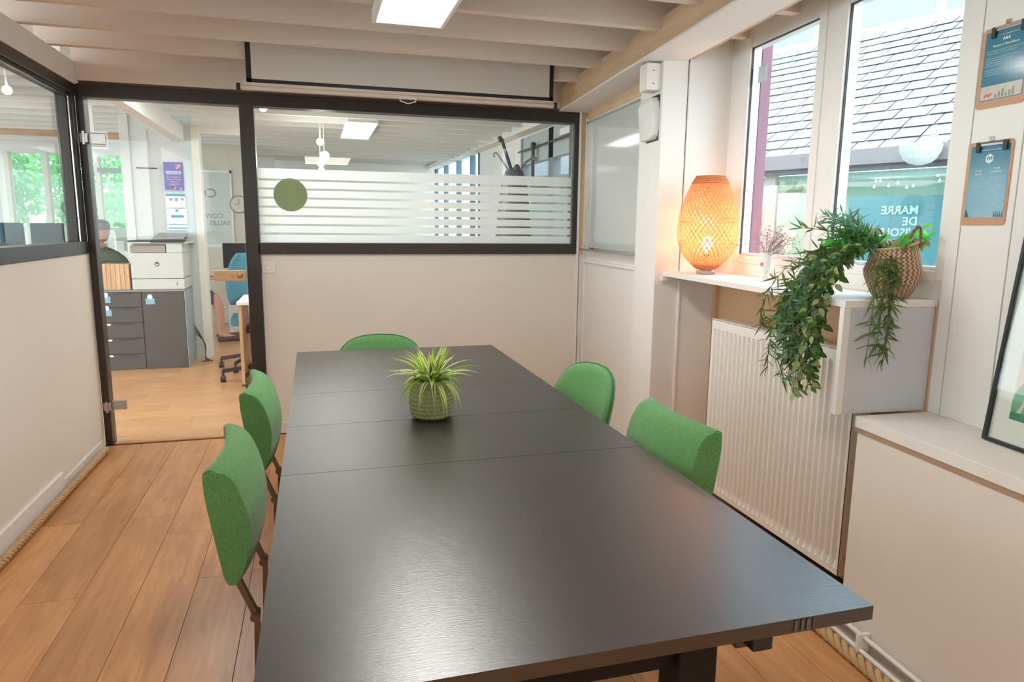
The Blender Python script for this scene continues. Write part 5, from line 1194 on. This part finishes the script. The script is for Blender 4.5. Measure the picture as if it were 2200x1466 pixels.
# right side of the office: wall, blue-grey sliding door, window band
XW = 2.2
b = B(); box(b, XW, XW+.08, YB+.1, 5.1, 0, ZC); box(b, XW, XW+.08, 7.35, 9.4, 0, ZC); box(b, XW, XW+.08, 5.1, 7.35, 2.26, ZC); box(b, XW, XW+.08, 9.4, 13.1, 0, 1.0); box(b, XW, XW+.08, 9.4, 13.1, 2.42, ZC); box(b, 1.83, XW+.08, YB+.0, YB+.1, 0, ZC); struct('wall_office_right', b, JOISTO)
b = B(); hexa(b, [(XW-.14, 4.7, 2.26), (XW, 4.7, 2.26), (XW, 13, 2.36), (XW-.14, 13, 2.36), (XW-.14, 4.7, 2.42), (XW, 4.7, 2.42), (XW, 13, 2.42), (XW-.14, 13, 2.42)]); struct('trim_11', b, JOISTO)
d3 = thing('door_3', None, None, kind='structure')
BG = mat('blue_grey_frame', (.16, .20, .23), .45)
for (y0_, y1_) in ((5.1, 5.2), (6.28, 6.42), (7.25, 7.35)): b = B(); box(b, XW-.03, XW+.05, y0_, y1_, 0, 2.26, None, .003); obj('frame_post', b, BG, d3)
b = B(); box(b, XW-.03, XW+.05, 5.2, 7.25, 1.98, 2.26, None, .003); obj('frame_head', b, mat('pale_blue_head', (.42, .47, .49), .5), d3)
b = B(); box(b, XW, XW+.006, 5.2, 7.25, 0, 1.98); obj('pane', b, GLASS, d3)
b = B(); box(b, XW-.02, XW+.03, 5.2, 6.28, 0, .25); box(b, XW-.02, XW+.03, 6.42, 7.25, 0, .25); obj('kick_panel', b, BG, d3)
text('door_lettering', 'MARRE', .17, LET, plane_mat((XW-.006, 6.20, 1.74), (0, 1, 0), (0, 0, 1)), d3, mirror=False, align='RIGHT', bold=.01)
text('door_lettering', 'DE', .17, LET, plane_mat((XW-.006, 6.20, 1.54), (0, 1, 0), (0, 0, 1)), d3, mirror=False, align='RIGHT', bold=.01)
rl = thing('sliding_door_rail', 'dark steel rail with roller hangers over the office glass door', 'rail', Matrix.Translation((XW-.07, 6.2, 2.1)))
b = B(); tube(b, [(XW-.07, 5.0, 2.115), (XW-.07, 7.3, 2.115)], .010, 8); obj('rail', b, DKMETAL, rl)
for y in (5.55, 6.75): b = B(); box(b, XW-.09, XW-.07, y-.03, y+.03, 1.80, 2.12, None, .003); tube(b, [(XW-.095, y, 2.13), (XW-.06, y, 2.13)], .035, 14); obj('roller_hanger', b, DKMETAL, rl)
b = B(); box(b, XW-.09, XW-.035, 5.6, 5.95, 2.13, 2.19, None, .004); obj('door_closer', b, WHITE, rl)
w7 = thing('window_7', None, None, kind='structure')
for y in (9.4, 9.9, 10.9, 12.0, 13.0): b = B(); box(b, XW-.02, XW+.06, y, y+.055, 1.0, 2.42, None, .003); obj('mullion', b, mat('blue_mullion', (.12, .24, .34), .5), w7)
b = B(); box(b, XW-.02, XW+.06, 9.4, 13.05, 2.36, 2.42); obj('window_head', b, MATS['blue_mullion'], w7)
b = B(); box(b, XW+.01, XW+.016, 9.4, 13.05, 1.0, 2.36); obj('pane', b, GLASS, w7)
b = B(); box(b, -1.0, XW, 13.0, 13.1, 0, ZC); box(b, -.15, -.08, 7.4, 13.0, 0, ZC) if False else None; struct('wall_end', b, JOISTO)
sd = thing('smoke_detector', 'round white smoke detector on office ceiling beyond the long window', 'detector', Matrix.Translation((2.0, 8.3, 2.34)))
b = B(); lathe(b, [(.09, .0), (.11, .03), (.11, .05), (.05, .08), (.05, .1)], 24, Matrix.Translation((2.0, 8.3, 2.33))); obj('housing', b, WHITE, sd, smooth=.6)
# cone-shaped stand with bent arms
cs = thing('storage_sack_stand', 'tall grey tapering fabric stand with bent metal arms on top, behind frosted window', 'stand', Matrix.Translation((1.60, 5.6, 0)))
b = B(); lathe(b, [(.185, 0), (.18, .6), (.155, 1.2), (.125, 1.55), (.105, 1.70), (.07, 1.79), (.0, 1.82)], 28, Matrix.Translation((1.60, 5.6, 0))); obj('cover', b, mat('grey_blue_fabric', (.09, .11, .12), .8, var=.1, stretch=(1, 1, .2), scale=20), cs, smooth=True)
b = B(); tube(b, [(1.58, 5.6, 1.78), (1.52, 5.6, 1.95), (1.49, 5.6, 2.04)], .014, 8); tube(b, [(1.49, 5.6, 2.04), (1.465, 5.6, 2.03)], .024, 10); obj('bent_arm', b, DKMETAL, cs)
b = B(); P = [(1.56, 5.6, 1.78), (1.47, 5.6, 1.90), (1.45, 5.6, 1.925), (1.43, 5.6, 1.925), (1.425, 5.6, 1.905), (1.435, 5.6, 1.89)]; tube(b, P, .007, 8); obj('hooked_arm', b, mat('steel_grey', (.3, .3, .32), .3, metal=.7), cs)
b = B(); tube(b, [(1.64, 5.6, 1.78), (1.70, 5.6, 1.86), (1.76, 5.6, 1.90)], .010, 8); tube(b, [(1.76, 5.6, 1.90), (1.79, 5.6, 1.885)], .018, 8); obj('hooked_arm', b, MATS['steel_grey'], cs)
b = B(); bmesh.ops.create_uvsphere(b, u_segments=12, v_segments=8, radius=.03, matrix=Matrix.Translation((1.60, 5.52, 1.80)) @ Matrix.Diagonal((.9, .9, 1.2, 1))); obj('black_knob', b, BLACK, cs, smooth=True)

# ------------------------------------------------------------------ trees outside the office
def tree(x, y, h, r, label, seed):
    rg = random.Random(seed); t = thing('tree', label, 'tree', Matrix.Translation((x, y, -.07)), 'trees outside the office windows')
    b = B(); tube(b, [(0, 0, 0), (.05, 0, h*.45), (.0, .05, h*.75)], [.10, .07, .03], 8); obj('trunk', b, mat('bark', (.14, .10, .07), .9), t, local=True)
    vs, fs = [], []
    for i in range(2600):
        a = rg.uniform(0, 2*PI); c = rg.uniform(-1, 1); q = rg.uniform(.35, 1)**.5*r; p = Vector((q*math.cos(a)*math.sqrt(1-c*c), q*math.sin(a)*math.sqrt(1-c*c), h*.62+q*c*1.15))
        d1 = Vector((rg.uniform(-1, 1), rg.uniform(-1, 1), rg.uniform(-1, 1))).normalized()*.09; d2 = Vector((rg.uniform(-1, 1), rg.uniform(-1, 1), rg.uniform(-1, 1))).normalized()*.06; k = len(vs)
        vs += [p-d1, p+d2, p+d1, p-d2]; fs.append((k, k+1, k+2, k+3))
    me = bpy.data.meshes.new('crown'); me.from_pydata(vs, [], fs); me.materials.append(translu('tree_leaf_%d' % seed, (.10, .34, .13), .45, 0, (.28, .55, .22), 3)); o = bpy.data.objects.new('crown', me); COL.objects.link(o); o.parent = t; o['kind'] = 'stuff'
tree(-5.7, 14.5, 3.4, 1.0, 'leafy green tree outside the office windows, left of the pair', 3)
tree(-4.7, 17.4, 3.6, 1.1, 'leafy green tree outside the office windows, right of the pair', 4)
ow = thing('sky_block_wall', 'plain pale wall added outside the back room window to block bright sky', 'wall', Matrix.Translation((-1.4, 12.5, -.07)))  # wall added to hide the bright sky behind the window lettering
b = B(); box(b, -2.0, -.6, 12.5, 12.65, -.07, 3.2); obj('wall_body', b, mat('pale_render', (.80, .80, .78), .85), ow)
area('neighbour_fill', Matrix.Translation(P0+mv_*.7+dv*1.5+Vector((0, 0, -.22))) @ Matrix.Rotation(a_nb, 4, 'Z'), 4.0, .8, 26, (1, .97, .9))  # fill light added to brighten the neighbouring interior
fn = thing('fence', 'pale cream garden fence outside the office windows', 'fence', Matrix.Translation((-3.5, 12.2, 0)))
for i in range(16): b = B(); box(b, -5.6+i*.2, -5.6+i*.2+.185, 12.2, 12.22, -.07, 1.25, None, .003); obj('board', b, mat('fence_cream', (.62, .62, .54), .8), fn)

# ------------------------------------------------------------------ wall behind the camera
b = B(); box(b, -1.4, 2.2, YN-.1, YN, 0, ZC); struct('wall_rear', b, WALL)
# unseen fill lights added to brighten the office
area('office_fill', Matrix.Translation((-.3, 5.5, 2.31)), 1.6, 1.1, 25, (1, .97, .93))
area('office_fill', Matrix.Translation((-2.6, 4.3, 2.31)), 1.2, 1.4, 26, (1, .97, .93))
print('objects', len(bpy.data.objects), cnt)
